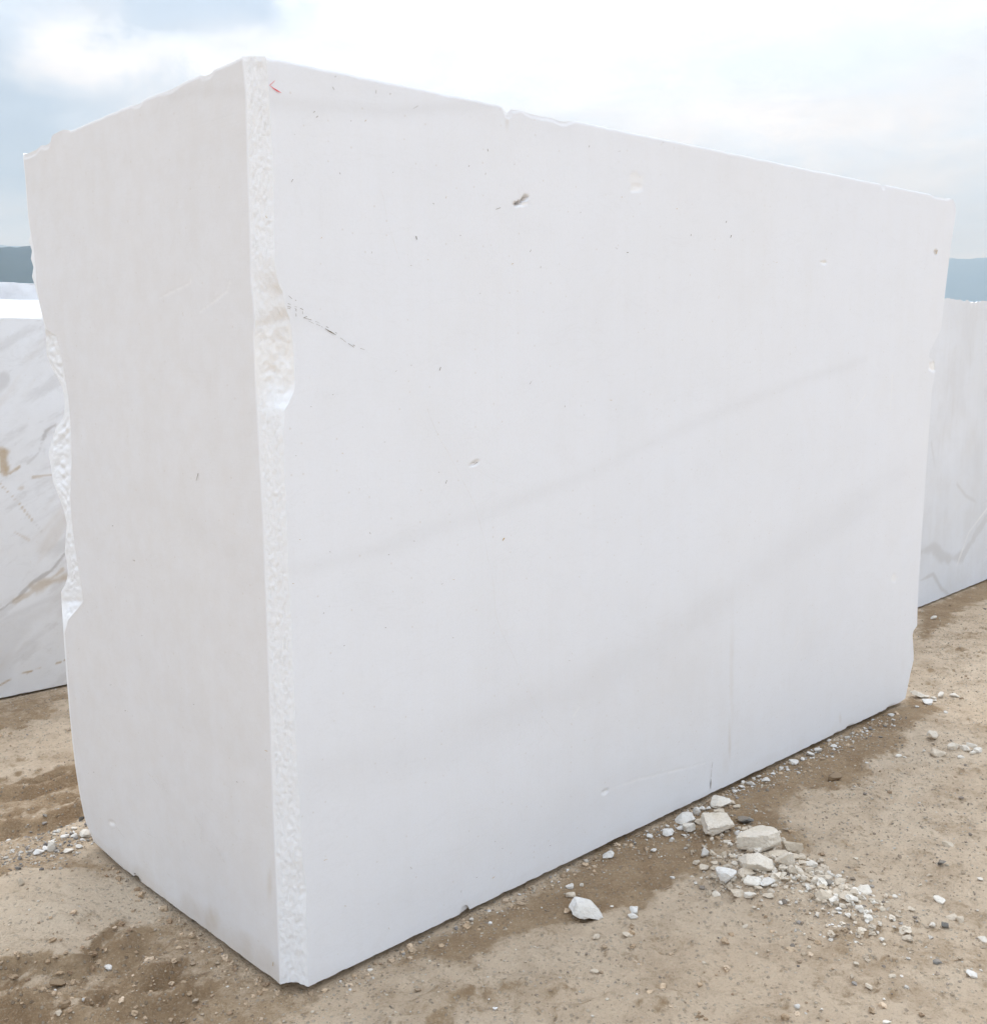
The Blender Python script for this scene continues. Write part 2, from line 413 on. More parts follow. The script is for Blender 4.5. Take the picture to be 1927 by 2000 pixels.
xs, ys = curve(band_l, NR); S3 = FL.px(xs, ys)
xs, ys = curve(band_r, NR); S4 = FR.px(xs, ys)
xs, ys = curve(left_b, NR); S2 = FL.px(xs, ys)
xb = xs
xs, ys = curve(left_s, NR)
wpx = np.abs(xb - np.interp(-ys, -curve(left_b, NR)[1], xb)) * 0 + np.abs(np.interp(-ys, -curve(left_b, NR)[1], xb) - xs)
dep = 0.008 + 0.0011 * wpx
S1 = FL.px(xs, ys, 0.0)
rr = ray(xs, ys); tn = -dep / (rr @ FL.n); S1 = S1 + rr * tn[:, None]
xs, ys = curve(right_e, NR); S5 = FR.px(xs, ys)
# hidden far side
v = np.linspace(0, 1, NR)[:, None]
back_l = S2[NR // 2] + FL.d * 0.03 + FR.d * 0.0
S0 = np.array([*(Lb[:2] + FR.d[:2] * 3.35), 0.0])[None] + np.array([0, 0, 1.0])[None] * v * S2[-1, 2]
S6 = np.array([*(Rb[:2] - FR.n[:2] * 0.5), 0.0])[None] + np.array([0, 0, 1.0])[None] * v * S5[-1, 2]
S5b = S5 - FR.n * (0.03 + 0.01 * fbm(np.linspace(0, 30, NR), 3.3)[:, None]) + FR.d * 0.0

def edge_fade(z, ztop, w): return sstep(ztop - w, ztop, z)

# columns: S1->S2 fracture, S2->S3 left face, S3->S4 strip, S4->S5 right face, S5->S5b->S6->S0->S1 hidden
nF, nL, nB, nRt = 16, 150, 30, 540
segs = [patch(S1, S2, nF), patch(S2, S3, nL), patch(S3, S4, nB), patch(S4, S5, nRt),
        patch(S5, S5b, 4), patch(S5b, S6, 12), patch(S6, S0, 20), patch(S0, S1, 24)]
starts = np.concatenate([[0], np.cumsum([p.shape[1] for p in segs])])
G = np.concatenate(segs, 1); NC = G.shape[1]
part_id = np.concatenate([np.full(p.shape[1], i) for i, p in enumerate(segs)])
Nrm = np.zeros_like(G)
bn = (FL.n + FR.n) / np.linalg.norm(FL.n + FR.n)
Nrm[:, part_id == 0] = FL.n * 0.8 + FL.d * 0.6; Nrm[:, part_id == 1] = FL.n; Nrm[:, part_id == 2] = bn; Nrm[:, part_id == 3] = FR.n
Nrm[:, part_id >= 4] = FR.d

cL, cR = slice(starts[1], starts[2]), slice(starts[3], starts[4])
SZ = {id(FL): FL.sz(G[:, cL]), id(FR): FR.sz(G[:, cR])}; SL = {id(FL): cL, id(FR): cR}
def wave(fr, sz):     # slight unevenness of a sawn plane
    return 0.0018 * fbm(sz[..., 0] * 1.7 + 3, sz[..., 1] * 1.7, 2.0, 2)
TOP = G[-1:, :, 2]; H0 = TOP - 0.0
disp = np.zeros(G.shape[:2]); dz = np.zeros(G.shape[:2])
tone = np.zeros(G.shape[:2] + (3,))
isL, isR, isB, isF = [np.broadcast_to((part_id == k)[None], G.shape[:2]) for k in (1, 3, 2, 0)]
fadeL = np.clip(np.minimum(np.arange(NC) - starts[1], starts[2] - np.arange(NC)) / 3.0, 0, 1)[None]
fadeR = np.clip(np.minimum(np.arange(NC) - starts[3], starts[4] - np.arange(NC)) / 3.0, 0, 1)[None]
disp[:, cL] += wave(FL, SZ[id(FL)]) * fadeL[:, cL]; disp[:, cR] += wave(FR, SZ[id(FR)]) * fadeR[:, cR]
# rough strip
cB, cF = slice(starts[2], starts[3]), slice(starts[0], starts[1])
zz = G[..., 2]; zB = zz[:, cB]; zF = zz[:, cF]
tb = (np.arange(nB) / nB)[None] * np.ones((NR, 1))
br = np.sin(np.pi * tb) ** 0.5
rough = fbm(tb * 14, zB * 120, 1.0, 2, 0.8) * 0.0027 + 0.0015 * fbm(tb * 2.0, zB * 11, 5, 3)
dB = rough * np.clip(br * 1.5, 0, 1)
# hollow of the break in the strip
zc = FR.pxsz([(560, 640), (560, 700), (560, 765)])[:, 1]
hol = sstep(zc[2] - 0.05, zc[2] + 0.07, zB) * (1 - sstep(zc[0] - 0.05, zc[0] + 0.03, zB))
dB -= hol * np.sin(np.pi * tb) * (0.004 + 0.008 * fbm(tb * 5, zB * 22, 8, 4))
zk = FR.pxsz([(520, 628)])[0, 1]
dB -= 0.004 * np.exp(-((zB - zk - 0.02 * (tb - .5)) / 0.012) ** 2) * br
disp[:, cB] += dB
# broken left edge
tf = (np.arange(nF) / nF)[None] * np.ones((NR, 1))
bf = np.sin(np.pi * tf) ** 0.5
disp[:, cF] += bf * (0.010 * fbm(tf * 5, zF * 60, 3, 4, 0.7)) * sstep(4, 20, wpx)[:, None]
# wear of the four long edges: fine nibbling
nib = lambda s, k: np.clip(fbm(s * 30, k, 0, 4, 0.6), 0, 1)
# pits, bruises and gouges on the right face: px, py, rx, ry (px), angle, depth (m), bruise, ochre tint
PXM = lambda x, y, fr: np.linalg.norm(fr.px(x, y) - CAM) / F
def pits(fr, mask, lst):
    sz = SZ[id(fr)]; sl = SL[id(fr)]
    for (x, y, rx, ry, an, dp, wh, st) in lst:
        c = fr.pxsz([(x, y)])[0]
        ax = fr.pxsz([(x + rx * math.cos(an), y - rx * math.sin(an))])[0] - c
        ay = fr.pxsz([(x + ry * math.sin(an), y + ry * math.cos(an))])[0] - c
        Mi = np.linalg.inv(np.stack([ax, ay], 1))
        q = (sz - c) @ Mi.T
        r = np.linalg.norm(q, axis=-1) + 0.35 * fbm(sz[..., 0] * 55, sz[..., 1] * 55, x * .01, 3)
        k = 1 - sstep(0.55, 1.1, r)
        disp[:, sl] -= k * dp * (1 + 0.6 * fbm(sz[..., 0] * 90, sz[..., 1] * 90, y * .01, 3))
        tone[:, sl, 2] = np.maximum(tone[:, sl, 2], k * wh); tone[:, sl, 0] = np.maximum(tone[:, sl, 0], k * st)
pits(FR, isR, [(1010, 398, 9, 4.5, 0.3, 0.010, 0, 0.42), (1025, 387, 7, 5.5, 0.9, 0.012, 0, 0.45), (1018, 393, 9, 3.5, 0.6, 0.012, 0, 0.3), (1024, 398, 12, 3, 0.2, 0.003, .8, 0),
               (1243, 355, 17, 21, 0, 0.0018, .45, 0.05), (1243, 366, 14, 10, 0, 0.0015, .6, 0), (1608, 513, 9, 3, 0, 0.004, .8, 0), (1826, 492, 4, 6, 0, 0.004, 0, .45),
               (1822, 716, 9, 12, 0, 0.004, .9, 0), (1181, 1546, 7, 4, .5, 0.004, .6, 0), (1745, 1130, 6, 9, 0, 0.002, .5, 0),
               (925, 905, 12, 3, .45, 0.006, .2, .25), (990, 198, 6, 16, 0, .004, .6, .25), (903, 1790, 10, 5, 0.4, 0.012, 0, 0.1)])
pits(FL, isL, [(219, 1607, 7, 4, -.3, .004, .7, 0)])
def gouge(fr, mask, pts, w, dp, wh, st=0.0, gv=0.0, rag=0.5):
    q = fr.pxsz(pts); sz = SZ[id(fr)]; sl = SL[id(fr)]
    ww = w * PXM(*pts[0], fr)
    d = poly_dist(sz, q) + ww * rag * fbm(sz[..., 0] * 40, sz[..., 1] * 40, 4.4, 3)
    k = 1 - sstep(ww * 0.35, ww * 1.1, d)
    disp[:, sl] -= k * dp
    for i, a in enumerate((st, gv, wh)):
        if a: tone[:, sl, i] = np.maximum(tone[:, sl, i], k * a)
for a in ([(1186, 1546), (1210, 1536), (1249, 1520)], [(1312, 1506), (1340, 1500), (1376, 1490)], [(1250, 1522), (1312, 1506)],
          [(1548, 1272), (1555, 1258), (1560, 1250)], [(1742, 640 + 90), (1738, 800)], [(1690, 770), (1668, 800)], [(1120, 1398), (1131, 1382)]):
    gouge(FR, isR, a, 2.0, 0.0007, 0.35, rag=1.0)
for a in ([(392, 609), (420, 588), (445, 568), (451, 547)], [(313, 582), (345, 566), (372, 553), (374, 535)]):
    gouge(FL, isL, a, 2.2, 0.0008, 0.3, rag=1.1)
# soft grey veins of the stone, one family of beds running through both faces
def vein(fr, mask, pts, w, amt, wob=0.6, soft=1.0):
    q = fr.pxsz(pts); sz = SZ[id(fr)]; sl = SL[id(fr)]; ww = w * PXM(*pts[len(pts) // 2], fr)
    d = poly_dist(sz, q) + ww * wob * fbm(sz[..., 0] * 2.2, sz[..., 1] * 6, 6.6, 4)
    k = np.exp(-np.maximum(d, 0) ** 2 / ww ** 2) * (0.72 + 0.45 * fbm(sz[..., 0] * 3, sz[..., 1] * 12, 2.5, 3))
    tone[:, sl, 1] = np.maximum(tone[:, sl, 1], np.clip(k, 0, 1) * amt)
vein(FR, isR, [(560, 1120), (720, 1080), (860, 1030), (1020, 975), (1150, 925), (1280, 860), (1420, 800), (1560, 745), (1690, 700)], 15, 0.11)
vein(FR, isR, [(600, 1520), (900, 1440), (1150, 1330), (1400, 1180), (1560, 1060), (1760, 930)], 34, 0.13)
vein(FR, isR, [(500, 195), (640, 208), (780, 216), (960, 200), (1040, 215)], 17, 0.19)
vein(FR, isR, [(500, 150), (800, 190), (1100, 240)], 34, 0.06)
vein(FR, isR, [(700, 1780), (1000, 1640), (1300, 1480)], 40, 0.08)
vein(FL, isL, [(500, 182), (440, 178), (380, 180), (330, 190)], 15, 0.20)
vein(FL, isL, [(500, 140), (400, 170), (300, 215)], 40, 0.07)
vein(FL, isL, [(180, 880), (300, 980), (400, 1040), (510, 1110)], 20, 0.06)
vein(FL, isL, [(170, 1200), (300, 1330), (420, 1440), (530, 1510)], 22, 0.08)
vein(FL, isL, [(60, 380), (250, 330), (470, 300)], 60, 0.05)
# ochre dirt: splashes along the foot of the left face, run marks
def stain(fr, mask, x, y, rx, ry, amt, f=9.0, ang=0.0):
    sz = SZ[id(fr)]; sl = SL[id(fr)]; c = fr.pxsz([(x, y)])[0]
    ax = fr.pxsz([(x + rx * math.cos(ang), y - rx * math.sin(ang))])[0] - c
    ay = fr.pxsz([(x + ry * math.sin(ang), y + ry * math.cos(ang))])[0] - c
    q = (sz - c) @ np.linalg.inv(np.stack([ax, ay], 1)).T
    k = np.exp(-(q ** 2).sum(-1)) * np.clip(0.75 + 0.9 * fbm(sz[..., 0] * f, sz[..., 1] * f * .6, x, 5, .6), 0, 1.3)
    tone[:, sl, 0] = np.maximum(tone[:, sl, 0], np.clip(k, 0, 1) * amt)
sl_ = SZ[id(FL)]
k = 1 - sstep(0.0, 0.13, np.maximum(0, sl_[..., 1]) + 0.06 * fbm(sl_[..., 0] * 7, sl_[..., 1] * 7, 1.2, 4))
tone[:, cL, 0] = np.maximum(tone[:, cL, 0], np.maximum(0.46 * k, 0.25))     # foot splashes, and warm bounce light painted as an even ochre tint
for a in ((400, 1800, 60, 40, .55, 12, -.6), (480, 1865, 60, 30, .50, 12, -.6), (330, 1735, 45, 22, .30), (362, 1728, 14, 20, .28), (525, 1735, 9, 60, .65), (522, 1690, 8, 60, .25), (210, 1625, 40, 40, .28), (280, 1690, 40, 20, .30), (505, 600, 12, 30, .12)):
    stain(FL, isL, *a)
sr_ = SZ[id(FR)]
k = 1 - sstep(0.0, 0.09, np.maximum(0, sr_[..., 1]) + 0.05 * fbm(sr_[..., 0] * 6, sr_[..., 1] * 9, 3.2, 4))
tone[:, cR, 0] = np.maximum(tone[:, cR, 0], np.maximum(0.14 * k, 0.07 * (1 - sstep(0.0, 0.9, sr_[..., 1] + .15 * fbm(sr_[..., 0] * 2, sr_[..., 1] * 2, 8, 4)))))     # dust on the foot; warm ground bounce painted higher up as ochre
for a in ((1428, 1340, 6, 120, .24), (1400, 1320, 14, 120, .15), (1424, 1450, 3, 40, .5), (1418, 1480, 12, 50, .18), (1640, 1405, 3, 14, .35), (1380, 1500, 40, 24, .08), (1762, 1300, 14, 60, .12), (1320, 1540, 60, 20, .08), (990, 235, 3, 14, .4), (900, 1750, 30, 40, .05), (1330, 1380, 230, 150, .13, 3), (1560, 1250, 150, 160, .06, 3), (1120, 1560, 220, 90, .07, 3), (1250, 620, 160, 160, .03, 3), (1400, 330, 90, 120, .03, 3)):
    stain(FR, isR, *a)
st_b = np.clip(fbm(tb * 2, zB * 3.5, 3.1, 4) * 1.2, 0, 1) * 0.02
zt = FR.pxsz([(520, 555), (520, 630)])[:, 1]
st_b += 0.12 * np.exp(-((zB - zt[1] + 0.02 * tb) / 0.016) ** 2) + 0.05 * np.exp(-((zB - zt[0]) / 0.02) ** 2) * (tb > .3) * (fbm(tb * 6, zB * 60, 2, 3) > 0.1)
tone[:, cB, 0] = np.clip(st_b - 0.5 * hol, 0, 1); tone[:, cB, 2] = 0.2 + 0.5 * hol
tone[:, cF, 2] = 0.3; tone[:, cF, 0] = np.clip(0.14 * fbm(tf * 2, zF * 9, 4, 4), 0, 1)

G = G + Nrm * disp[..., None]
# top edge: chips, rounding ; bottom edge: notch
def chip_z(s, lst):
    o = np.zeros_like(s)
    for c, w, dd in lst: o += dd * np.clip(1.2 - np.abs((s - c) / w) ** 2, 0, 1)
    return o
sR = FR.sz(G)[..., 0]; sL = FL.sz(G)[..., 0]
tp = lambda fr, pts: [(fr.pxsz([(x, y)])[0, 0], w, d) for x, y, w, d in pts]
chR = chip_z(sR, tp(FR, [(990, 205, .014, .011), (996, 206, .04, .004), (1725, 355, .018, .010), (1835, 380, .09, .004), (1050, 218, .06, .006), (1100, 228, .05, .005)]))
chR += 0.010 * nib(sR[:1], 4.2) * np.clip(1 - np.abs((sR - tp(FR, [(1080, 220, 1, 1)])[0][0]) / 0.35), 0, 1) + 0.0035 * nib(sR[:1] * .7, 9.1)
chL = chip_z(sL, tp(FL, [(404, 142, .03, .007), (268, 205, .03, .005), (90, 272, .04, .010), (60, 292, .08, .012), (330, 175, .05, .004)])) + 0.003 * nib(sL[:1], 2.2)
chL -= chip_z(sL, tp(FL, [(115, 262, .07, .010)]))
drop = np.where(isR, chR, 0) + np.where(isL, chL, 0) + np.where(isF | (part_id >= 7)[None], chL + 0.006, 0)
ztop = G[-1:, :, 2]
wtop = edge_fade(G[..., 2], ztop, 0.05)
G[..., 2] -= drop * wtop
rd = np.clip((G[..., 2] - (ztop - 0.006 - drop)) / 0.006, 0, 1)
G -= Nrm * (0.0025 * (1 - np.sqrt(np.clip(1 - rd ** 2, 0, 1))))[..., None] * np.where(isL | isR, 1, 0.3)[..., None]
zb = G[..., 2]
chb = chip_z(sR, tp(FR, [(907, 1788, .018, -.020), (1660, 1425, .04, -.010), (1633, 1440, .03, -.007), (1740, 1378, .05, -.012)]))
chb -= 0.006 * nib(sR[:1], 7.7)
chb2 = -0.006 * nib(sL[:1], 1.7) + chip_z(sL, tp(FL, [(268, 1714, .02, -.010)]))
lift = np.where(isR, -chb, 0) + np.where(isL, -chb2, 0) + 0.0
lift[:, cB] += 0.010 * np.sin(np.pi * tb)
G[..., 2] += lift * (1 - sstep(0, 0.06, G[..., 2]))

V = (G - ORG).reshape(-1, 3); T = tone.reshape(-1, 3)
quads = grid_faces(NR, NC, True)
colid = (np.arange(len(quads)) % NC)
pid = part_id[colid]
def cap(ring, levels, zs):
    """closes a ring of vertices by shrinking it to its centre"""
    c = ring.mean(0); vs = []; fs = []; n = len(ring)
    for k, z in zip(levels, zs):
        q = ring * (1 - k) + c * k; q[:, 2] += z; vs.append(q)
    return c, vs
def caps(Vall, Tall, ring_idx, flip, bulge):
    ring = Vall[ring_idx]; n = len(ring_idx)
    c = ring.mean(0); base = len(Vall); faces = []; prev = np.asarray(ring_idx)
    for k in (0.012, 0.04, 0.12, 0.3, 0.6):
        q = ring * (1 - k) + c * k
        q[:, 2] = ring[:, 2] * (1 - min(1, k * 4)) + (ring[:, 2].min() if bulge < 0 else c[2]) * min(1, k * 4) + bulge * min(1, k * 8) + 0.004 * fbm(q[:, 0] * 6, q[:, 1] * 6, k, 3)
        Vall = np.concatenate([Vall, q]); Tall = np.concatenate([Tall, np.stack([.10 + .10 * fbm(q[:, 0] * 5, q[:, 1] * 5, k, 3), .10 + .2 * fbm(q[:, 0] * 8, q[:, 1] * 8, k + 5, 3), 0 * q[:, 0]], -1).clip(0, 1)])
        cur = np.arange(base, base + n); base += n
        f = np.stack([prev, np.roll(prev, -1), np.roll(cur, -1), cur], -1)
        faces.append(f[:, ::-1] if flip else f); prev = cur
    Vall = np.concatenate([Vall, [c + np.array([0, 0, bulge])]]); Tall = np.concatenate([Tall, np.zeros((1, 3))])
    f3 = np.stack([prev, np.roll(prev, -1), np.full(n, base)], -1)
    return Vall, Tall, np.concatenate(faces), (f3[:, ::-1] if flip else f3)
def take(Vall, Tall, fl):
    used = np.unique(np.concatenate([f.ravel() for f in fl])); re = np.full(len(Vall), -1); re[used] = np.arange(len(used))
    return Vall[used], [re[f] for f in fl], Tall[used]

block = tag(empty('marble_block', ORG), 'huge pure white sawn marble block with rough chamfered corner in the foreground', 'stone block')
Vc, Tc, fq, f3 = caps(V, T, np.arange((NR - 1) * NC, NR * NC), False, -0.012)
Vc, Tc, fq2, f32 = caps(Vc, Tc, np.arange(NC), True, 0.0)
vv, ff, tt = take(Vc, Tc, [np.concatenate([quads[(pid == 1) | (pid >= 3)], fq, fq2]), np.concatenate([f3, f32])])
body = mesh_np('body', vv, ff, MARBLE, block, True, {'tone': tt}, 40)
vv, ff, tt = take(V, T, [quads[pid == 2]])
strip = mesh_np('corner_strip', vv, ff, MARBLE_ROUGH, block, True, {'tone': tt})
tag(strip, 'rough split strip down the near corner of the block')
vv, ff, tt = take(V, T, [quads[pid == 0]])
brk = mesh_np('broken_edge', vv, ff, MARBLE_ROUGH, block, True, {'tone': tt}, 50)
tag(brk, 'jagged broken back edge of the shaded face')

# marks on the faces -------------------------------------------------
def face_pt(fr, x, y, off):
    P = fr.px(np.asarray(x, float), np.asarray(y, float))
    return P + fr.n * (wave(fr, fr.sz(P)) + off)[..., None] if np.ndim(x) else P + fr.n * (wave(fr, fr.sz(P)) + off)
def ribbon(fr, pts, wpx_, off=0.0022):
    """flat stroke along a pixel polyline on a face; returns verts, quads"""
    p = np.asarray(pts, float)
    n = max(2, int(np.linalg.norm(np.diff(p, axis=0), axis=1).sum() / 9) + 1)
    u = np.linspace(0, len(p) - 1, n); q = np.stack([np.interp(u, range(len(p)), p[:, 0]), np.interp(u, range(len(p)), p[:, 1])], -1)
    w = np.full(n, wpx_) * (0.7 + 0.5 * vnoise(u * 3.1, p[0, 0], p[0, 1])); w[0] *= .35; w[-1] *= .35
    tg = np.gradient(q, axis=0); tg /= np.linalg.norm(tg, axis=1, keepdims=True) + 1e-9
    nn = np.stack([-tg[:, 1], tg[:, 0]], -1)
    a = q + nn * w[:, None] / 2; b = q - nn * w[:, None] / 2
    A = face_pt(fr, a[:, 0], a[:, 1], off); B = face_pt(fr, b[:, 0], b[:, 1], off)
    Vr = np.empty((2 * n, 3)); Vr[0::2] = A; Vr[1::2] = B
    i = np.arange(n - 1) * 2
    return Vr - ORG, np.stack([i, i + 1, i + 3, i + 2], -1)
def strokes(name, items, mat, label=None, kind=None):
    Vs, Fs, b = [], [], 0
    for fr, pts, w in items:
        v_, f_ = ribbon(fr, pts, w); Vs.append(v_); Fs.append(f_ + b); b += len(v_)
    o = mesh_np(name, np.concatenate(Vs), np.concatenate(Fs), mat, block, False)
    return tag(o, label, kind=kind)
strokes('chalk_mark', [(FR, [(536, 158), (531, 161), (526, 167)], 3.4), (FR, [(526, 167), (536, 175), (549, 182)], 3.0)], CHALK, 'small red arrowhead mark near the top corner')
crk = [(820, 752), (832, 793), (838, 814), (857, 857), (875, 886), (889, 914), (904, 943), (916, 966), (929, 996), (937, 1029), (946, 1057), (950, 1089), (957, 1111), (962, 1143), (966, 1200), (979, 1236), (1004, 1286), (1014, 1321), (1030, 1346), (1050, 1389), (1090, 1440)]
strokes('hairline_crack', [(FR, crk, 0.4)], HAIRM, 'long thin crack running down the bright face')
strokes('hairline_crack', [(FR, [(740, 363), (748, 388), (753, 420), (773, 490), (780, 509)], 0.45)], HAIRM, 'short thin crack high on the bright face')
c7 = lambda *p: [(450 + a / 5.6, 500 + b / 5.6) for a, b in p]
dash = [c7((620, 520), (650, 530)), c7((690, 548), (722, 560)), c7((755, 570), (788, 588)), c7((612, 548), (655, 562)), c7((615, 568), (650, 580)),
        c7((695, 572), (718, 584)), c7((708, 585), (714, 605)), c7((780, 605), (786, 636)), c7((710, 630), (712, 662)), c7((790, 678), (830, 662)), c7((792, 676), (880, 700)),
        c7((850, 712), (905, 740)), c7((920, 712), (968, 736)), c7((930, 742), (975, 765)), c7((985, 765), (1003, 782)), c7((1040, 772), (1066, 784)), c7((1030, 795), (1150, 865)),
        c7((1140, 836), (1162, 846)), c7((1195, 895), (1258, 942)), c7((1280, 955), (1345, 998)), c7((1335, 970), (1355, 985)), c7((1415, 1010), (1465, 1026)),
        c7((630, 435), (668, 470)), c7((700, 480), (712, 490))]
strokes('open_crack', [(FR, p, 2.2) for p in dash], SPECK, 'dark dashed crack slanting from the chipped corner')
strokes('saw_kerf', [(FR, [(1390, 1488), (1388, 1500)], 2.0), (FR, [(1388, 1502), (1387, 1518)], 2.6), (FR, [(1387, 1520), (1386, 1540)], 3.0)], CRACKM, 'short dark vertical score at the foot of the bright face')
rs = random.Random(5)
sp = []
k1 = lambda x, y: (500 + x / 3.1467, 80 + y / 3.1467)
k3 = lambda x, y: (550 + x / 2.8, 700 + y / 2.8)
k2 = lambda x, y: (1000 + x / 2.0978, 180 + y / 2.0978)
k8 = lambda x, y: (480 + x / 3.045, 1600 + y / 3.045)
k4 = lambda x, y: (100 + x / 2.8, 900 + y / 2.8)
def speck(fr, xy, ln, an, w): 
    x, y = xy; dx, dy = ln / 2 * math.cos(an), -ln / 2 * math.sin(an)
    w *= 1.2
    sp.append((fr, [(x - dx, y - dy), (x + rs.uniform(-.3, .3), y + rs.uniform(-.3, .3)), (x + dx, y + dy)], w))
for x, y, l, a, w in ((485,220,2.5,1,2.5),(473,293,7,-1.1,2.6),(735,313,7,1.5,2),(822,326,3,1,2.6),(353,438,5,.7,2.4),(372,467,5,.7,2.6),(581,491,2.5,1,2.2),(218,860,7,1,3),(512,815,4,-1,1.8),(839,807,2.5,1,1.6),
        (1305,769,3,1,2),(1421,671,5,-1.4,3.2),(1407,817,4,1.4,1.6),(1586,758,2.4,1,1.8),(1087,1000,4,-.6,1.8),(1253,1195,2.4,0,1.8),(983,1210,7,-1.3,3.2),(708,1300,4,1.4,1.4),(950,1380,3,0,1.4),(1374,1551,2.5,0,1.5),(235,575,2,0,1.5),(1485,1030,10,.35,1.6),(978,408,11,.55,1.2),(1683,1290,5,1.2,1.6),(1745,1390,4,1.2,2)):
    speck(FR, k1(x, y), l, a, w)
for x, y, l, a, w in ((706,37,2.5,0,2),(863,57,7,1.2,3),(622,70,4,.6,1.4),(278,198,2.5,0,2.2),(158,264,2.5,0,1.8),(560,457,2.5,0,1.8),(75,532,2.5,0,2),(1057,573,8,.6,2.4),(895,675,7,1.2,2.2),(480,955,4,-1,2),(720,998,2.4,0,2),(582,1073,2.6,0,2.2),(261,1057,2.2,0,1.8),
        (873,1232,3.5,.6,2.4),(227,1392,3,1,2.2),(566,1472,2.6,0,2.2),(933,1527,2.4,0,1.6),(340,1570,3,.6,1.4),(1569,1652,2.4,0,1.8),(1545,262,3,1.4,1.4),(1650,310,2.5,0,1.4),(855,622,2,0,1.6),(440,375,2,0,1.4)):
    speck(FR, k3(x, y), l, a, w)
for x, y, l, a, w in ((314,222,3.5,1.4,2),(437,242,4,.2,1.6),(278,493,3,1,2.6),(873,532,4,1.2,2.6),(892,592,6,1.2,3),(729,586,4,1.3,1.6),(470,657,3,0,3),(425,640,6,-.6,1),(73,1190,7,1,1.6),(616,206,2,0,1.5)):
    speck(FR, k2(x, y), l, a, w)
for x, y, l, a, w in ((982,290,4,-1,2.2),(1370,345,2,0,2),(1480,130,2,0,2),(1807,155,2,0,2),(1278,428,4,1.4,1.4),(1523,172,2,0,1.8)):
    speck(FR, k8(x, y), l, a, w)
for x, y, l, a, w in ((805,88,15,1.3,2.6),(343,355,2.4,0,2.2),(460,543,5,-.2,1.4),(503,955,5,-.3,1.4),(410,1366,2.4,0,2),(784,1331,2.4,0,2),(1019,1756,3,-.6,2),(237,1702,2.2,0,1.8),(329,1225,4,0,1.2),(155,1028,3,0,1.2)):
    speck(FL, k4(x, y), l, a, w)
strokes('dark_specks', sp, SPECK, kind='stuff')
sp = []
for f, x, y, l, a, w in ((k1,670,490,4,.8,2.4),(k1,398,1210,3,1,2.4),(k1,1165,960,5,1.3,2),(k1,1055,1345,2.5,0,2),(k1,1572,1370,4,.5,2.6),(k1,60,1083,6,-1,2.6),(k3,329,518,3,0,2.6),(k3,97,990,2.6,0,2.6),(k3,936,1208,4,0,2.2),(k3,60,1230,3,0,2.2),(k3,1208,988,6,1,5),(k3,1797,228,4,0,3),
        (k2,447,430,2.5,0,2.6),(k2,672,478,2.4,0,2.4),(k2,1736,655,8,1.3,4),(k2,1080,698,3,.4,1.5),(k8,849,648,4,-1,2.6),(k8,590,515,4,0,2),(k8,1470,345,6,.6,2.4),(k8,475,240,8,.3,2),(k8,165,860,8,1.4,3)):
    speck(FR if f is not k8 or x > 330 else FL, f(x, y), l, a, w)
speck(FL, k4(1178, 1585), 6, -.4, 2.6)
strokes('ochre_specks', sp, OCHRE, kind='stuff')
# loading scratches low on the left face
scr = []
k3l = lambda x, y: (x / 2.8, 1300 + y / 2.8)
for x0, y0, x1, y1 in ((805, 575, 905, 690), (850, 585, 935, 715), (695, 710, 745, 765), (720, 765, 745, 795), (640, 880, 705, 960), (1060, 800, 1115, 900), (1113, 790, 1100, 980), (760, 890, 860, 945), (850, 1000, 900, 1060), (1030, 1020, 1060, 1070), (890, 1100, 945, 1165), (1040, 1090, 1075, 1120), (780, 1060, 830, 1110), (905, 910, 950, 990), (1180, 980, 1240, 1090)):
    scr.append((FL, [k3l(x0, y0), k3l((x0 + x1) / 2 + rs.uniform(-4, 4), (y0 + y1) / 2), k3l(x1, y1)], 0.9))
for i in range(26):
    x = rs.uniform(700, 1350); y = rs.uniform(780, 1200) + (x - 700) * .45; l = rs.uniform(20, 60)
    scr.append((FL, [k3l(x, y), k3l(x + l * .6, y + l * .8)], 0.6))
strokes('scratches', scr, HAIRM, kind='stuff')

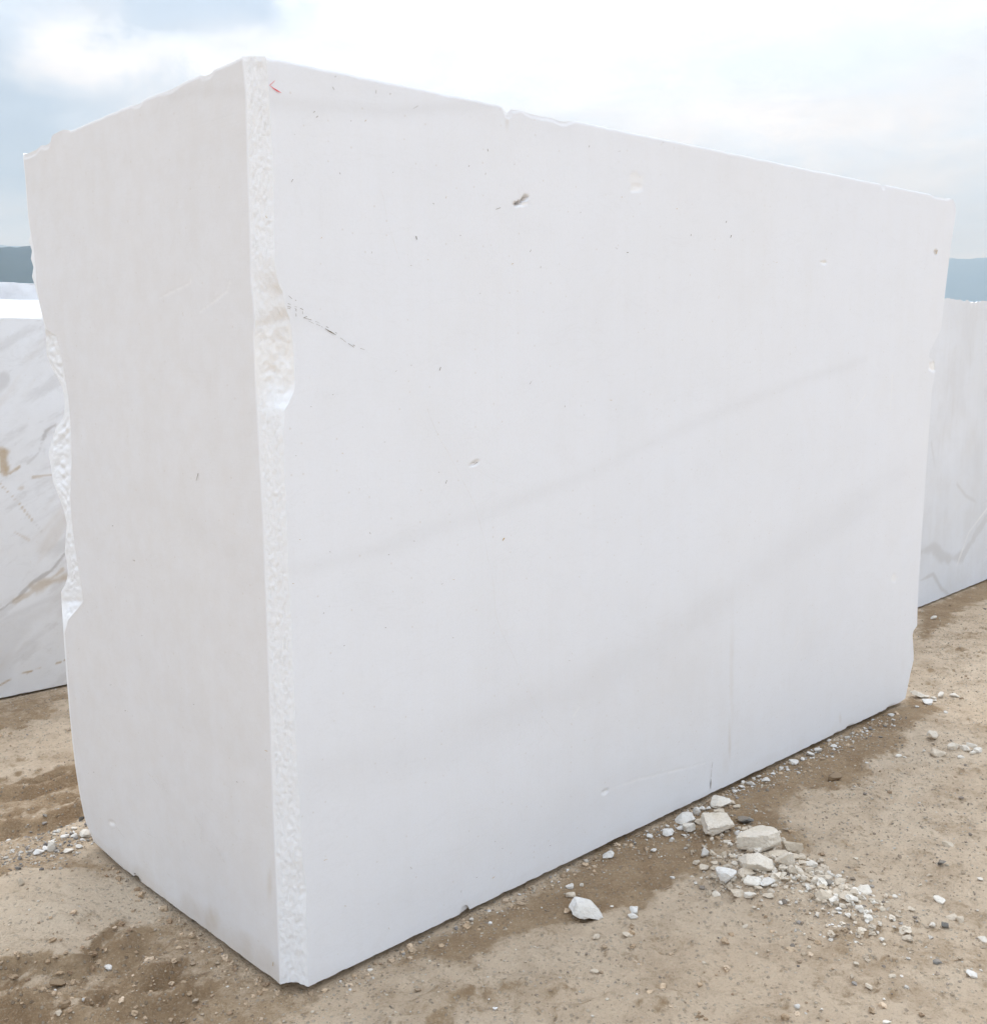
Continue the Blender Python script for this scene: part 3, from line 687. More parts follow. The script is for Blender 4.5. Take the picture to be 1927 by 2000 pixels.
# ------------------------------------------------------------------ the other blocks of the yard
def simple_block(name, label, fr, s0, s1, z_top, thick, mat, nr=150, nc=200, topchip=0.01, marks=None, slope=0.0, facerough=0.002, mat2=None, zb=0.0, rise=0.0):
    """sawn block standing on the ground; front face in plane fr between s0 and s1"""
    v_ = np.linspace(0, 1, nr); o3 = fr.A + fr.d * s0; o3[2] = 0
    def seam(s, t): 
        P = fr.A + fr.d * s - fr.n * t
        q = np.tile(P, (nr, 1)); q[:, 2] = zb + v_ * (z_top + rise * (s - s0) + slope * t - zb); return q
    A, B, C, D = seam(s0, 0), seam(s1, 0), seam(s1, thick), seam(s0, thick)
    sg = [patch(A, B, nc), patch(B, C, 20), patch(C, D, 30), patch(D, A, 20)]
    g = np.concatenate(sg, 1); ncol = g.shape[1]; p_ = np.concatenate([np.full(x.shape[1], i) for i, x in enumerate(sg)])
    sz = fr.sz(g); fm = (p_ == 0)[None] * np.ones((nr, 1))
    tn = np.zeros(g.shape[:2] + (3,))
    if marks: marks(sz, fm, tn)
    g = g + (fr.n * (facerough * fbm(sz[..., 0] * 3, sz[..., 1] * 3, 7, 5, .6) * fm)[..., None])
    zt = g[-1:, :, 2]
    ch = topchip * nib(sz[..., 0] * .35 + p_[None] * 3, 3.3) + topchip * .5 * nib(sz[..., 0], 5.1)
    g[..., 2] -= ch * edge_fade(g[..., 2], zt, 0.06)
    tn[..., 2] = np.maximum(tn[..., 2], 0.5 * sstep(.3, .8, ch / max(topchip, 1e-6)) * sstep(zt - .05, zt, g[..., 2]) * fm)
    g[..., 2] += 0.006 * nib(sz[..., 0], 8.8) * (1 - sstep(0, .05, g[..., 2] - zb))
    V_ = (g - o3).reshape(-1, 3); T_ = tn.reshape(-1, 3)
    q = grid_faces(nr, ncol, True)
    V_, T_, a, b = caps(V_, T_, np.arange((nr - 1) * ncol, nr * ncol), False, 0.0)
    V_, T_, a2, b2 = caps(V_, T_, np.arange(ncol), True, 0.0)
    o = mesh_np(name, V_, [np.concatenate([q, a, a2]), np.concatenate([b, b2])], mat, None, True, {'tone': T_}, 35)
    o.location = o3
    return tag(o, label, 'stone block')

# veined block behind on the left
A = g1(0, 1364); B = g1(127.6, 1337)
FV = Frame(A, B)
c2 = lambda *p: [(a / 1.96, 450 + b / 1.96) for a, b in p]
def veins_left(sz, fm, tn):
    def ln(pts, w, ch, amt, rag=.8, fr=5, dashed=0):
        q = FV.pxsz(c2(*pts)); ww = w / 1.96 * 5.0 / F
        d = poly_dist(sz, q) + ww * rag * fbm(sz[..., 0] * fr * 2, sz[..., 1] * fr * 2, w, 4, .6)
        k = (1 - sstep(ww * .3, ww, d)) * fm
        amt = min(1.0, amt * 1.35)
        if dashed: k = k * (fbm(sz[..., 0] * 45, sz[..., 1] * 45, 2, 2) > -0.05)
        tn[..., ch] = np.maximum(tn[..., ch], k * amt)
    ln([(-200, 1560), (0, 1455), (70, 1405), (130, 1345), (200, 1300), (250, 1235), (400, 1100)], 9, 1, .75)
    ln([(130, 1370), (190, 1345), (250, 1330), (330, 1330)], 30, 0, .50, 1.0)
    ln([(60, 1420), (150, 1370), (240, 1300)], 14, 0, .4)
    ln([(-40, 850), (10, 850), (15, 890), (20, 930)], 24, 0, .75, 1.1)
    ln([(0, 925), (40, 930), (75, 905)], 7, 0, .6)
    ln([(165, 800), (180, 765), (215, 745)], 8, 1, .7); ln([(165, 800), (150, 850), (110, 890)], 5, 1, .35)
    ln([(75, 1045), (100, 1080), (125, 1110)], 7, 0, .9); ln([(0, 970), (40, 1010), (75, 1045)], 3, 0, .5); ln([(125, 1110), (165, 1160)], 4, 1, .3)
    ln([(130, 945), (165, 940), (205, 935)], 7, 0, .45); ln([(78, 988), (84, 985)], 12, 0, .35)
    ln([(60, 1155), (110, 1185)], 6, 0, .3); ln([(0, 590), (18, 570)], 30, 1, .4)
    ln([(-100, 1790), (0, 1742), (60, 1708), (120, 1688), (245, 1648), (330, 1610)], 7, 0, 1.0, .9, 9, 1)
    ln([(-100, 1760), (0, 1560), (120, 1480), (250, 1420)], 90, 1, .22, .9, 2)
    ln([(-100, 1640), (0, 1500), (120, 1440), (250, 1390)], 30, 1, .25, .9, 2)
    sw = fbm(sz[..., 0] * 5 + 1.5 * fbm(sz[..., 0] * 2, sz[..., 1] * 2, 3, 3), (sz[..., 1] - sz[..., 0] * .5) * 14, 8, 5, .62)
    tn[..., 1] = np.maximum(tn[..., 1], sstep(.05, .5, sw) * .36 * fm)
    fh = fbm((sz[..., 0] + sz[..., 1]) * 9, (sz[..., 1] - sz[..., 0] * .6) * 45, 15, 4, .7)
    tn[..., 1] = np.maximum(tn[..., 1], sstep(.15, .45, fh) * .38 * sstep(-.25, .3, sw) * fm)
    tn[..., 0] = np.maximum(tn[..., 0], sstep(.25, .7, fbm(sz[..., 0] * 3, (sz[..., 1] - sz[..., 0]) * 7, 12, 5)) * .24 * fm)
ztv = FV.pxsz([(0, 621)])[0, 1]; zt2 = FV.pxsz([(77, 613)])[0]
simple_block('marble_block', 'grey and brown veined marble block behind the left edge of the white block', FV, -2.4, 0.95, ztv - 2.4 * (zt2[1] - ztv) / zt2[0] * 0 , 0.55, MARBLE_VEIN, 230, 340, 0.006, veins_left, slope=0.20, rise=0.0, facerough=0.006)
# rough block standing behind it
g0 = FV.A - FV.n * 0.75; FQ = Frame(np.array([*g0[:2], 0]), np.array([*(g0 + FV.d * 0.5)[:2], 0]))
zq = FQ.pxsz([(0, 551), (66, 554)])
def veins_back(sz, fm, tn):
    k = fbm(sz[..., 0] * 4, sz[..., 1] * 8, 5, 5, .65)
    tn[..., 1] = np.maximum(tn[..., 1], sstep(.0, .6, k) * .35 * fm); tn[..., 0] = np.maximum(tn[..., 0], sstep(.2, .6, -k) * .18 * fm)
simple_block('marble_block', 'rough split marble block whose top shows above the veined block at left', FQ, -2.6, 0.6, zq[0, 1], 1.0, MARBLE_ROUGH, 160, 220, 0.012, veins_back, facerough=0.035, slope=0.0)
# pale grey block on the right
A = g1(1794, 1186); B = g1(1927, 1131)
FG = Frame(A, B); s_end = 3.2
c6 = lambda *p: [(1627 + a / 1.7033, 300 + b / 1.7043) for a, b in p]
def veins_right(sz, fm, tn):
    def ln(pts, w, ch, amt, rag=.8, fr=4):
        q = FG.pxsz(c6(*pts)); ww = w / 1.7 * 7.0 / F
        d = poly_dist(sz, q) + ww * rag * fbm(sz[..., 0] * fr * 2, sz[..., 1] * fr * 2, w, 4, .6)
        tn[..., ch] = np.maximum(tn[..., ch], (1 - sstep(ww * .2, ww, d)) * fm * amt)
    ln([(280, 1330), (330, 1310), (380, 1350), (430, 1340), (470, 1270), (511, 1210)], 26, 1, .45)
    ln([(290, 1420), (330, 1400), (360, 1450), (385, 1470)], 9, 1, .5)
    ln([(410, 1100), (440, 1140), (475, 1160)], 7, 1, .35); ln([(511, 1180), (450, 1260), (410, 1370)], 5, 2, .5)
    ln([(325, 960), (335, 1030)], 8, 1, .25)
    sw = fbm(sz[..., 0] * 4, sz[..., 1] * 2.2, 4, 5, .6); st_ = fbm(sz[..., 0] * 38, sz[..., 1] * 2.0, 6, 4, .6)
    tn[..., 1] = np.maximum(tn[..., 1], (sstep(-.1, .6, sw) * .20 + sstep(.1, .7, st_) * .07) * fm)
ztg = FG.pxsz([(1890, 589)])[0, 1]
simple_block('marble_block', 'pale grey sawn marble block with chipped top behind the right edge', FG, -1.1, s_end, ztg + .012, 1.6, MARBLE_GREY, 200, 320, 0.03, veins_right)

# ------------------------------------------------------------------ ground
dp = lambda pts: np.array([(a * 1.02065, b * 1.02041) for a, b in pts])
def gpoly(pts): 
    p = dp(pts); return ground_hit(p[:, 0], p[:, 1])[:, :2]
PLATE = gpoly([(-500, 1880), (0, 1848), (60, 1846), (120, 1850), (160, 1846), (178, 1812), (200, 1785), (225, 1764), (245, 1742), (290, 1738), (345, 1720), (290, 1690), (215, 1658), (150, 1648), (60, 1668), (0, 1690), (-300, 1760)])
DAMP_SHADE = [(gpoly(p), w) for p, w in (
    ([(-500, 1850), (165, 1848), (178, 1815), (225, 1764), (245, 1740), (345, 1720), (545, 1888), (630, 1895), (600, 1930), (520, 1960), (-500, 2300)], 0.48),
    ([(-300, 1480), (0, 1478), (60, 1472), (150, 1448), (170, 1570), (220, 1645), (150, 1646), (60, 1666), (0, 1688), (-300, 1750)], 0.55),
    ([(740, 1830), (1000, 1700), (1130, 1630), (1300, 1550), (1500, 1445), (1735, 1325), (1790, 1350), (1715, 1420), (1650, 1485), (1540, 1500), (1490, 1535), (1560, 1610), (1560, 1640), (1490, 1620), (1420, 1610), (1340, 1650), (1240, 1700), (1120, 1752), (1000, 1770), (850, 1830)], 1.0),  # right foot: damp soil, with the block's soft shade painted into the same brown
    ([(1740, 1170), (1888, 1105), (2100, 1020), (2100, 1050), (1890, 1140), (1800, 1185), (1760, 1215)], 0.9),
    ([(-300, 1410), (0, 1340), (140, 1305), (140, 1330), (60, 1380), (-300, 1470)], 0.6),
    ([(830, 1890), (900, 1862), (960, 1860), (940, 1880), (880, 1905)], 0.2))]
BASE = np.array([FLb[:2], FRb[:2], Rb[:2], (Rb - FR.n * 1.3)[:2], Lb[:2]])
RUT = [gpoly(p) for p in ([(330, 1735), (250, 1770), (220, 1800)], [(420, 1790), (330, 1815), (280, 1850)], [(470, 1840), (400, 1865), (350, 1890)], [(140, 1475), (70, 1490), (0, 1492), (-100, 1500)], [(150, 1530), (60, 1560), (0, 1565), (-100, 1580)])]
SUNK = [(gpoly(p), d_) for p, d_ in (([(258, 1775), (330, 1748), (368, 1762), (310, 1796), (255, 1796)], .030), ([(325, 1832), (420, 1797), (455, 1818), (385, 1850), (330, 1856)], .024), ([(375, 1890), (470, 1848), (505, 1868), (430, 1905)], .018), ([(60, 1900), (200, 1870), (230, 1900), (120, 1930)], .018), ([(-200, 1490), (0, 1482), (120, 1462), (155, 1480), (60, 1505), (-200, 1525)], .024), ([(-200, 1560), (30, 1550), (150, 1520), (160, 1545), (60, 1580), (-200, 1590)], .020))]
RUT += [gpoly(p) for p in ([(505, 1860), (440, 1895), (380, 1925)], [(330, 1900), (230, 1925), (120, 1930)], [(150, 1900), (60, 1905), (-60, 1925)])]
MOUND = gpoly([(1400, 1600), (1450, 1640), (1500, 1690), (1590, 1720), (1640, 1750)])
HOLE = gpoly([(300, 1760), (260, 1785)]); HOLE2 = gpoly([(400, 1820), (330, 1845)])
RIP = [gpoly(p) for p in ([(840, 1905), (900, 1868), (985, 1860), (1060, 1880)], [(760, 1930), (830, 1915), (900, 1925)], [(1080, 1930), (1180, 1905), (1300, 1900)])]
def soil_height(x, y, full=True):
    P = np.stack([x, y], -1)
    d0 = np.hypot(x, y)
    far = sstep(12, 60, d0)
    h = 0.022 * fbm(x * .55 + 4, y * .55, 1, 3) * (1 - far) + 0.010 * fbm(x * 2.3, y * 2.3, 3, 3) * (1 - far)
    wx = x + .03 * fbm(x * 6, y * 6, 5, 3); wy = y + .03 * fbm(x * 6, y * 6, 9, 3)
    PW = np.stack([wx, wy], -1)
    near = d0 < 9
    hh = np.zeros_like(x)
    xn, yn, Pn = x[near], y[near], PW[near]
    sdp = poly_sd(Pn, PLATE)
    a = 0.042 * sstep(-.018, .004, sdp + .012 * fbm(xn * 20, yn * 20, 4, 3, .6)) - .020
    for r in RUT: 
        dd = poly_dist(Pn, r); a += .034 * np.exp(-(dd / .03) ** 2) - .022 * np.exp(-((dd - .08) / .04) ** 2)
    for r in (HOLE, HOLE2): a -= .010 * np.exp(-(poly_dist(Pn, r) / .045) ** 2)
    for r in RIP:
        dd = poly_dist(Pn, r); a += .008 * np.exp(-(dd / .03) ** 2) - .006 * np.exp(-((dd - .06) / .03) ** 2)
    a += .012 * fbm(xn * 8, yn * 8, 2, 3) + 0.014 * (.25 - np.abs(fbm(xn * 15, yn * 15, 6, 3, .6))) + .0075 * fbm(xn * 42, yn * 42, 3, 2, .7)
    jag = .012 * fbm(xn * 22, yn * 22, 14, 3, .6)
    for pl_, d_ in SUNK: a -= d_ * sstep(-.010, .012, poly_sd(Pn, pl_) + jag)
    a += .035 * np.exp(-(poly_dist(Pn, MOUND) / .13) ** 2)
    # streaky terraces of the dusty surface towards the back left
    a += .008 * sstep(.05, .25, fbm(xn * 2.2 + yn * .9, yn * 5.5 - xn * 2.0, 11, 4)) * sstep(3.2, 4.2, yn)
    b = poly_sd(Pn, BASE)
    hh[near] = a
    h = h + hh
    # the ground is pressed flat under the block and scooped out along its foot
    bb = np.full_like(x, -9.0); bb[near] = b
    k = sstep(-.28, -.02, bb)
    h = h * (1 - k) + (-.020 + .004 * hh * 30 * .02) * k
    h = np.where(bb > .06, -.020 + .0199 * sstep(.06, .2, bb), h)
    h = np.minimum(h, np.where(bb > -.02, 0.0002, 9))
    # settle under the other blocks
    for fr, s0_, s1_, tk in ((FV, -2.4, .95, .55), (FG, -1.1, s_end, 1.6), (FQ, -2.6, .6, 1.0)):
        s_ = (x - fr.A[0]) * fr.d[0] + (y - fr.A[1]) * fr.d[1]; n_ = (x - fr.A[0]) * fr.n[0] + (y - fr.A[1]) * fr.n[1]
        e = np.minimum(np.minimum(s_ - s0_, s1_ - s_), np.minimum(-n_, n_ + tk))
        k = sstep(-.3, 0, e); h = h * (1 - k) + (-.012 + .0119 * sstep(.08, .3, e)) * k
    return h
def axis(lo, hi, step, far):
    core = np.arange(lo, hi + step, step)
    def grow(): 
        out, d, x = [], step, 0
        while x < far: d *= 1.22; x += d; out.append(x)
        return np.array(out)
    gr = grow(); return np.concatenate([lo - gr[::-1], core, core[-1] + gr])
gx = axis(-2.9, 4.2, .0115, 14000); gy = axis(1.6, 7.9, .0115, 14000)
X, Y = np.meshgrid(gx, gy)
Z = soil_height(X, Y)
P2 = np.stack([X + .10 * fbm(X * 4, Y * 4, 3, 4, .6), Y + .10 * fbm(X * 4, Y * 4, 13, 4, .6)], -1)
near = np.hypot(X, Y) < 10
damp = np.zeros_like(X)  # soil moisture, plus the shade painted along the right foot
for pl, w in DAMP_SHADE:
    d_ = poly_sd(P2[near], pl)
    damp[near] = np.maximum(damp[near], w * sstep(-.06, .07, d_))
sdP = poly_sd(P2[near], PLATE); tmp = damp[near]; tmp *= 1 - sstep(-.03, .01, sdP); damp[near] = tmp
damp += .30 * sstep(.05, .45, fbm(X * 2.0, Y * 3.2, 21, 5, .6)) * near
pale = np.zeros_like(X)
pale[near] = .8 * sstep(-.1, .1, sdP)
pale += .5 * sstep(.0, .5, fbm(X * 1.1, Y * 2.4, 31, 5, .6)) * near
grit = .3 + .5 * sstep(-.1, .5, fbm(X * 1.4, Y * 1.4, 41, 4))
gyd, gxd = np.gradient(Z, gy, gx)
slope = np.hypot(gxd, gyd)
damp = damp + .75 * sstep(.30, .80, slope) * near - .30 * pale * near
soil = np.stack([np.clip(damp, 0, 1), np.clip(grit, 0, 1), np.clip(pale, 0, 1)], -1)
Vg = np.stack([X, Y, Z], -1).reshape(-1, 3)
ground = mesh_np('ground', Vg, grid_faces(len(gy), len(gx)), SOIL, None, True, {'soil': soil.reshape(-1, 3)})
tag(ground, kind='structure')

# ------------------------------------------------------------------ hills
def hills(dist, az0, az1, prof, depth, seed):
    na, nd = 260, 40
    a = np.linspace(az0, az1, na)[None]; u = np.linspace(0, 1, nd)[:, None]
    d = dist + depth * (u - .5) * 2
    el = prof(a)
    rough_ = fbm(np.degrees(a) * .5 + seed, u * 3, seed, 5, .55)
    sh = np.sin(np.pi * u) ** 1.2
    ends = sstep(az0, az0 + .12, a) * (1 - sstep(az1 - .12, az1, a))
    z = dist * np.tan(el) * sh * (1 + .10 * rough_) * ends + CH
    z = z - 6 * (1 - sh)
    V_ = np.stack([d * np.sin(a), d * np.cos(a), np.broadcast_to(z, (nd, na))], -1).reshape(-1, 3)
    o = mesh_np('hills', V_, grid_faces(nd, na), HILLM, None, True)
    return tag(o, kind='structure')
def el_px(x, y): v_ = ray(x, y); return math.asin(v_[2])
def az_px(x, y): v_ = ray(x, y); return math.atan2(v_[0], v_[1])
eL = el_px(20, 492); aL = az_px(20, 492); eR = el_px(1890, 508); aR = az_px(1890, 508)
hills(2900, R(-75), R(6), lambda a: eL * (1 + .06 * np.sin((a - aL) * 9 + .3) + .012 * fbm(np.degrees(a) * 2.2, 1.5, 0, 4)), 900, 3.0)
hills(10500, R(-60), R(80), lambda a: eR * (1 - .20 * (a - aR) + .05 * np.sin((a - aR) * 5) + .012 * fbm(np.degrees(a) * 1.5, 7.5, 0, 4)), 2200, 8.0)

# ------------------------------------------------------------------ rubble
_ico = {}
def ico(sub):
    if sub not in _ico:
        bm = bmesh.new(); bmesh.ops.create_icosphere(bm, subdivisions=sub, radius=1)
        bm.verts.ensure_lookup_table()
        _ico[sub] = (np.array([v.co[:] for v in bm.verts]), np.array([[v.index for v in f.verts] for f in bm.faces])); bm.free()
    return _ico[sub]
def rock_mesh(seed, dims, sub, cuts=11, rough=.07, flat=0.0):
    r = np.random.RandomState(seed); d, f = ico(sub)
    n = r.randn(cuts, 3); n /= np.linalg.norm(n, axis=1, keepdims=True); h = r.uniform(.38, .80, cuts)
    n = np.concatenate([n, np.array([(1, 0, 0), (-1, 0, 0), (0, 1, 0), (0, -1, 0), (0, 0, 1), (0, 0, -1.)]) + r.randn(6, 3) * .22]); h = np.concatenate([h, r.uniform(.75, 1, 6)])
    dots = d @ n.T
    rad = np.min(np.where(dots > .02, h / np.maximum(dots, .02), 3.0), axis=1)
    v_ = d * rad[:, None]
    if sub >= 3: v_ = v_ * (1 + rough * fbm(v_[:, 0] * 2.5 + seed, v_[:, 1] * 2.5, v_[:, 2] * 2.5, 4, .55))[:, None]
    v_ = v_ / np.abs(v_).max(0)
    return v_ * np.asarray(dims) / 2, f
PALETTE = {'w': 'white', 'c': 'cream', 'b': 'beige', 't': 'tan', 'g': 'grey', 'n': 'brown'}
_seed = [100]; SMALL, ANCHOR = [], []
def stone(x, y, w, h, tone_, label=None, group=None, name='stone', sub=None, yaw=None, flat=None, tilt=0.25, bury=0.08):
    """x, y: pixel at the middle of the stone, w x h: its size in photo pixels"""
    _seed[0] += 1; sd_ = _seed[0]; r = random.Random(sd_)
    P = ground_hit(np.array(float(x)), np.array(y + h * .30)); dist = np.linalg.norm(P - CAM)
    sx = w * dist / F; hh = h * dist / F; ca = CH / dist
    sy = sx * (r.uniform(.65, .9) if flat is None else flat)
    sz_ = max(.34 * hh, .46 * sx, (hh - ca * sy) / math.sqrt(1 - ca * ca))
    sub = sub or (4 if w > 45 else 3 if w > 16 else 2)
    v_, f_ = rock_mesh(sd_, (sx, sy, sz_), sub, r.randint(7, 12))
    a, b = r.uniform(-tilt, tilt), r.uniform(-tilt, tilt)
    Rm = np.array((Matrix.Rotation(yaw if yaw is not None else r.uniform(-.5, .5), 3, 'Z') @ Matrix.Rotation(a, 3, 'X') @ Matrix.Rotation(b, 3, 'Y')))
    v_ = v_ @ Rm.T
    zg = float(soil_height(np.array([P[0]]), np.array([P[1]]))[0])
    low = v_[:, 2].min(); height = v_[:, 2].max() - low
    v_[:, 2] -= low
    o = mesh_np(name, v_, f_, STONE[PALETTE[tone_]], None, False)
    o.location = (P[0], P[1], zg - bury * height)
    o.rotation_euler = (0, 0, 0)
    tag(o, label, 'clod' if name == 'soil_clod' else 'stone', group)
    (SMALL if group else ANCHOR).append((o, float(x), float(y), float(w), tone_))
    return o
q5 = lambda x, y, w, h: (1300 + x / 4.1956, 1450 + y / 4.1956, w / 4.1956, h / 4.1956)
q4 = lambda x, y, w, h: (1050 + x / 2.1528, 1450 + y / 2.1528, w / 2.1528, h / 2.1528)
q7 = lambda x, y, w, h: (1650 + x / 4.899, 1100 + y / 4.899, w / 4.899, h / 4.899)
q8 = lambda x, y, w, h: (x / 4.354, 1550 + y / 4.354, w / 4.354, h / 4.354)
# the large ones, each told apart
for q, tn_, lab in (
    (q5(455, 660, 320, 235), 'b', 'large pale beige wedge of rock, biggest upright one of the rubble'),
    (q5(755, 815, 400, 250), 'b', 'broad flat rock slab with soil on top in the middle of the rubble'),
    (q5(440, 440, 180, 125), 'c', 'white topped rock against the block at the head of the rubble'),
    (q5(150, 580, 175, 115), 'w', 'bright white slanting shard touching the foot of the block'),
    (q5(195, 650, 110, 115), 'c', 'cream chip lying just in front of the white slanting shard'),
    (q5(1040, 850, 210, 110), 't', 'dirt covered tan rock right of the broad flat slab'),
    (q5(740, 1030, 270, 175), 'b', 'angular beige rock just below the broad flat slab'),
    (q5(975, 1030, 160, 170), 'b', 'tall beige rock right of the angular beige rock'),
    (q5(500, 1090, 185, 165), 'w', 'rounded greyish white rock at the lower left of the rubble'),
    (q5(700, 1150, 150, 115), 'c', 'cream rock beside the rounded greyish white rock'),
    (q5(915, 955, 155, 80), 't', 'long tan rock tucked under the edge of the broad slab'),
    (q5(660, 585, 130, 75), 'g', 'dark grey stone behind the large beige wedge'),
    (q5(315, 875, 78, 100), 'w', 'white upright stone standing alone left of the flat slab'),
    (q5(310, 985, 80, 80), 't', 'tan stone directly below the white upright stone'),
    (q5(1300, 1285, 160, 120), 't', 'flat tan stone near the lower right of the rubble'),
    (q5(1625, 1205, 125, 72), 'c', 'cream stone lying alone right of the rubble'),
    (q4(185, 672, 172, 100), 'w', 'large white rock lying alone in front of the block'),
    (q8(450, 395, 78, 112), 'c', 'cream upright stone among gravel at the left of the block'),
    (q8(715, 290, 115, 85), 'c', 'cream stone against the back foot of the block at left'),
    (q8(490, 1500, 120, 80), 'n', 'brown clod of earth at the edge of the dry crust at left'),
    (q8(920, 1365, 68, 52), 'w', 'white oval pebble on the dark soil left of the near corner'),
    (q7(820, 1610, 120, 120), 'b', 'pale flat slab half buried at the far right'),
    (q7(1030, 1730, 115, 90), 'b', 'beige stone below the pale half buried slab at right'),
    (q7(690, 1225, 130, 55), 'b', 'flat beige stone by the far bottom corner of the block'),
    (q7(795, 1290, 105, 42), 'w', 'white flake in front of the flat beige stone at right'),
    ((1606 + 26, 1508, 30, 20), 'n', 'reddish brown clod on the damp soil above the rubble')):
    stone(*q, tn_, lab, name='soil_clod' if tn_ == 'n' else 'stone')
HEAP = 'small stones of the rubble heap'
heap = {'t': 'small tan stone in the rubble heap', 'b': 'small beige stone in the rubble heap', 'c': 'small cream stone in the rubble heap', 'w': 'small white stone in the rubble heap', 'g': 'small grey stone in the rubble heap'}
for x, y, w, h, tn_ in ((245,525,65,90,'w'),(275,600,85,75,'t'),(435,530,95,95,'t'),(390,1060,95,85,'t'),(650,985,110,110,'b'),(650,1045,120,60,'b'),(1060,945,135,62,'t'),(1025,1110,65,90,'t'),(1190,985,105,80,'c'),(1090,1075,72,100,'b'),(1160,1055,78,82,'t'),
        (1140,1130,72,62,'t'),(1130,1185,72,90,'b'),(1230,1080,62,90,'b'),(1305,1140,92,82,'t'),(1320,1195,92,60,'g'),(1410,1150,122,100,'t'),(1225,1190,112,90,'b'),(1385,1265,82,105,'t'),(1490,1310,135,85,'t'),(825,1170,125,82,'w'),(585,1210,125,100,'t'),(690,1250,112,52,'c'),
        (835,1250,92,72,'t'),(405,1190,82,60,'b'),(650,1105,135,52,'t'),(975,1170,72,46,'b'),(1590,1420,72,72,'c'),(1640,1480,82,72,'c'),(1745,1515,34,50,'c'),(1405,1395,62,52,'w'),(1370,1410,62,42,'t'),(1305,1335,52,46,'t'),(1240,1310,72,52,'t'),(1440,1380,52,50,'t'),
        (580,480,62,52,'t'),(345,495,46,42,'w'),(535,445,62,42,'t'),(730,700,58,46,'w'),(645,710,72,42,'t'),(580,760,48,46,'w'),(385,970,82,60,'t'),(390,890,62,90,'t'),(480,910,62,80,'t'),(250,945,72,52,'t'),(500,825,60,50,'b'),(440,930,50,50,'t'),(870,1000,60,60,'b'),
        (1080,1160,56,56,'t'),(1180,1100,50,50,'t'),(1260,1010,60,50,'t'),(1310,1000,70,50,'t'),(1340,1080,60,50,'b'),(1170,1165,46,46,'b'),(1100,1000,70,60,'t'),(960,1130,60,40,'b'),(780,1140,60,50,'c'),(640,1150,60,50,'b'),(760,1230,60,40,'t'),(900,1200,70,50,'b'),(980,1220,46,36,'t'),
        (1010,880,60,50,'t'),(1120,890,60,40,'t'),(545,960,60,46,'t'),(560,1010,50,40,'b'),(720,1310,50,40,'t'),(940,1300,50,30,'c'),(1250,1140,60,50,'t'),(1200,1230,60,40,'t'),(1430,1230,60,50,'t'),(1350,1310,60,40,'t'),(1500,1360,60,40,'t'),(1420,1080,50,30,'c'),(930,700,50,40,'t'),(960,780,50,60,'b')):
    stone(*q5(x, y, w, h), tn_, heap[tn_], HEAP)
BASEG = 'white chips along the foot of the block'
for q in (q5(1040,120,85,62), q5(630,285,40,34), q5(820,265,75,42), q5(690,290,62,50), q5(760,240,42,45), q5(620,320,50,36), q5(30,690,75,70), q5(150,710,44,34), q5(160,675,38,36), q4(300,445,60,46), q4(540,352,62,42), q4(485,430,32,26), q4(140,580,42,30), q7(20,1625,52,42), q7(440,1410,62,24), q7(460,1460,44,24), q7(-110,1700,60,40), q7(-160,1650,50,30), q4(470,370,30,24), q4(600,335,34,26), q4(690,255,30,26),
          q5(1180,60,70,36), q5(1120,100,60,30), q5(1240,30,70,30), q5(940,170,40,30), q5(880,215,44,30), q5(560,360,50,36)):
    stone(*q, 'w', 'small white marble chip lying along the foot of the block', BASEG)
LOOSE = {'c': 'small cream stone scattered on the open dusty ground', 't': 'small tan stone scattered on the open dusty ground', 'g': 'small dark grey stone scattered on the open dusty ground', 'w': 'small white stone scattered on the open dusty ground'}
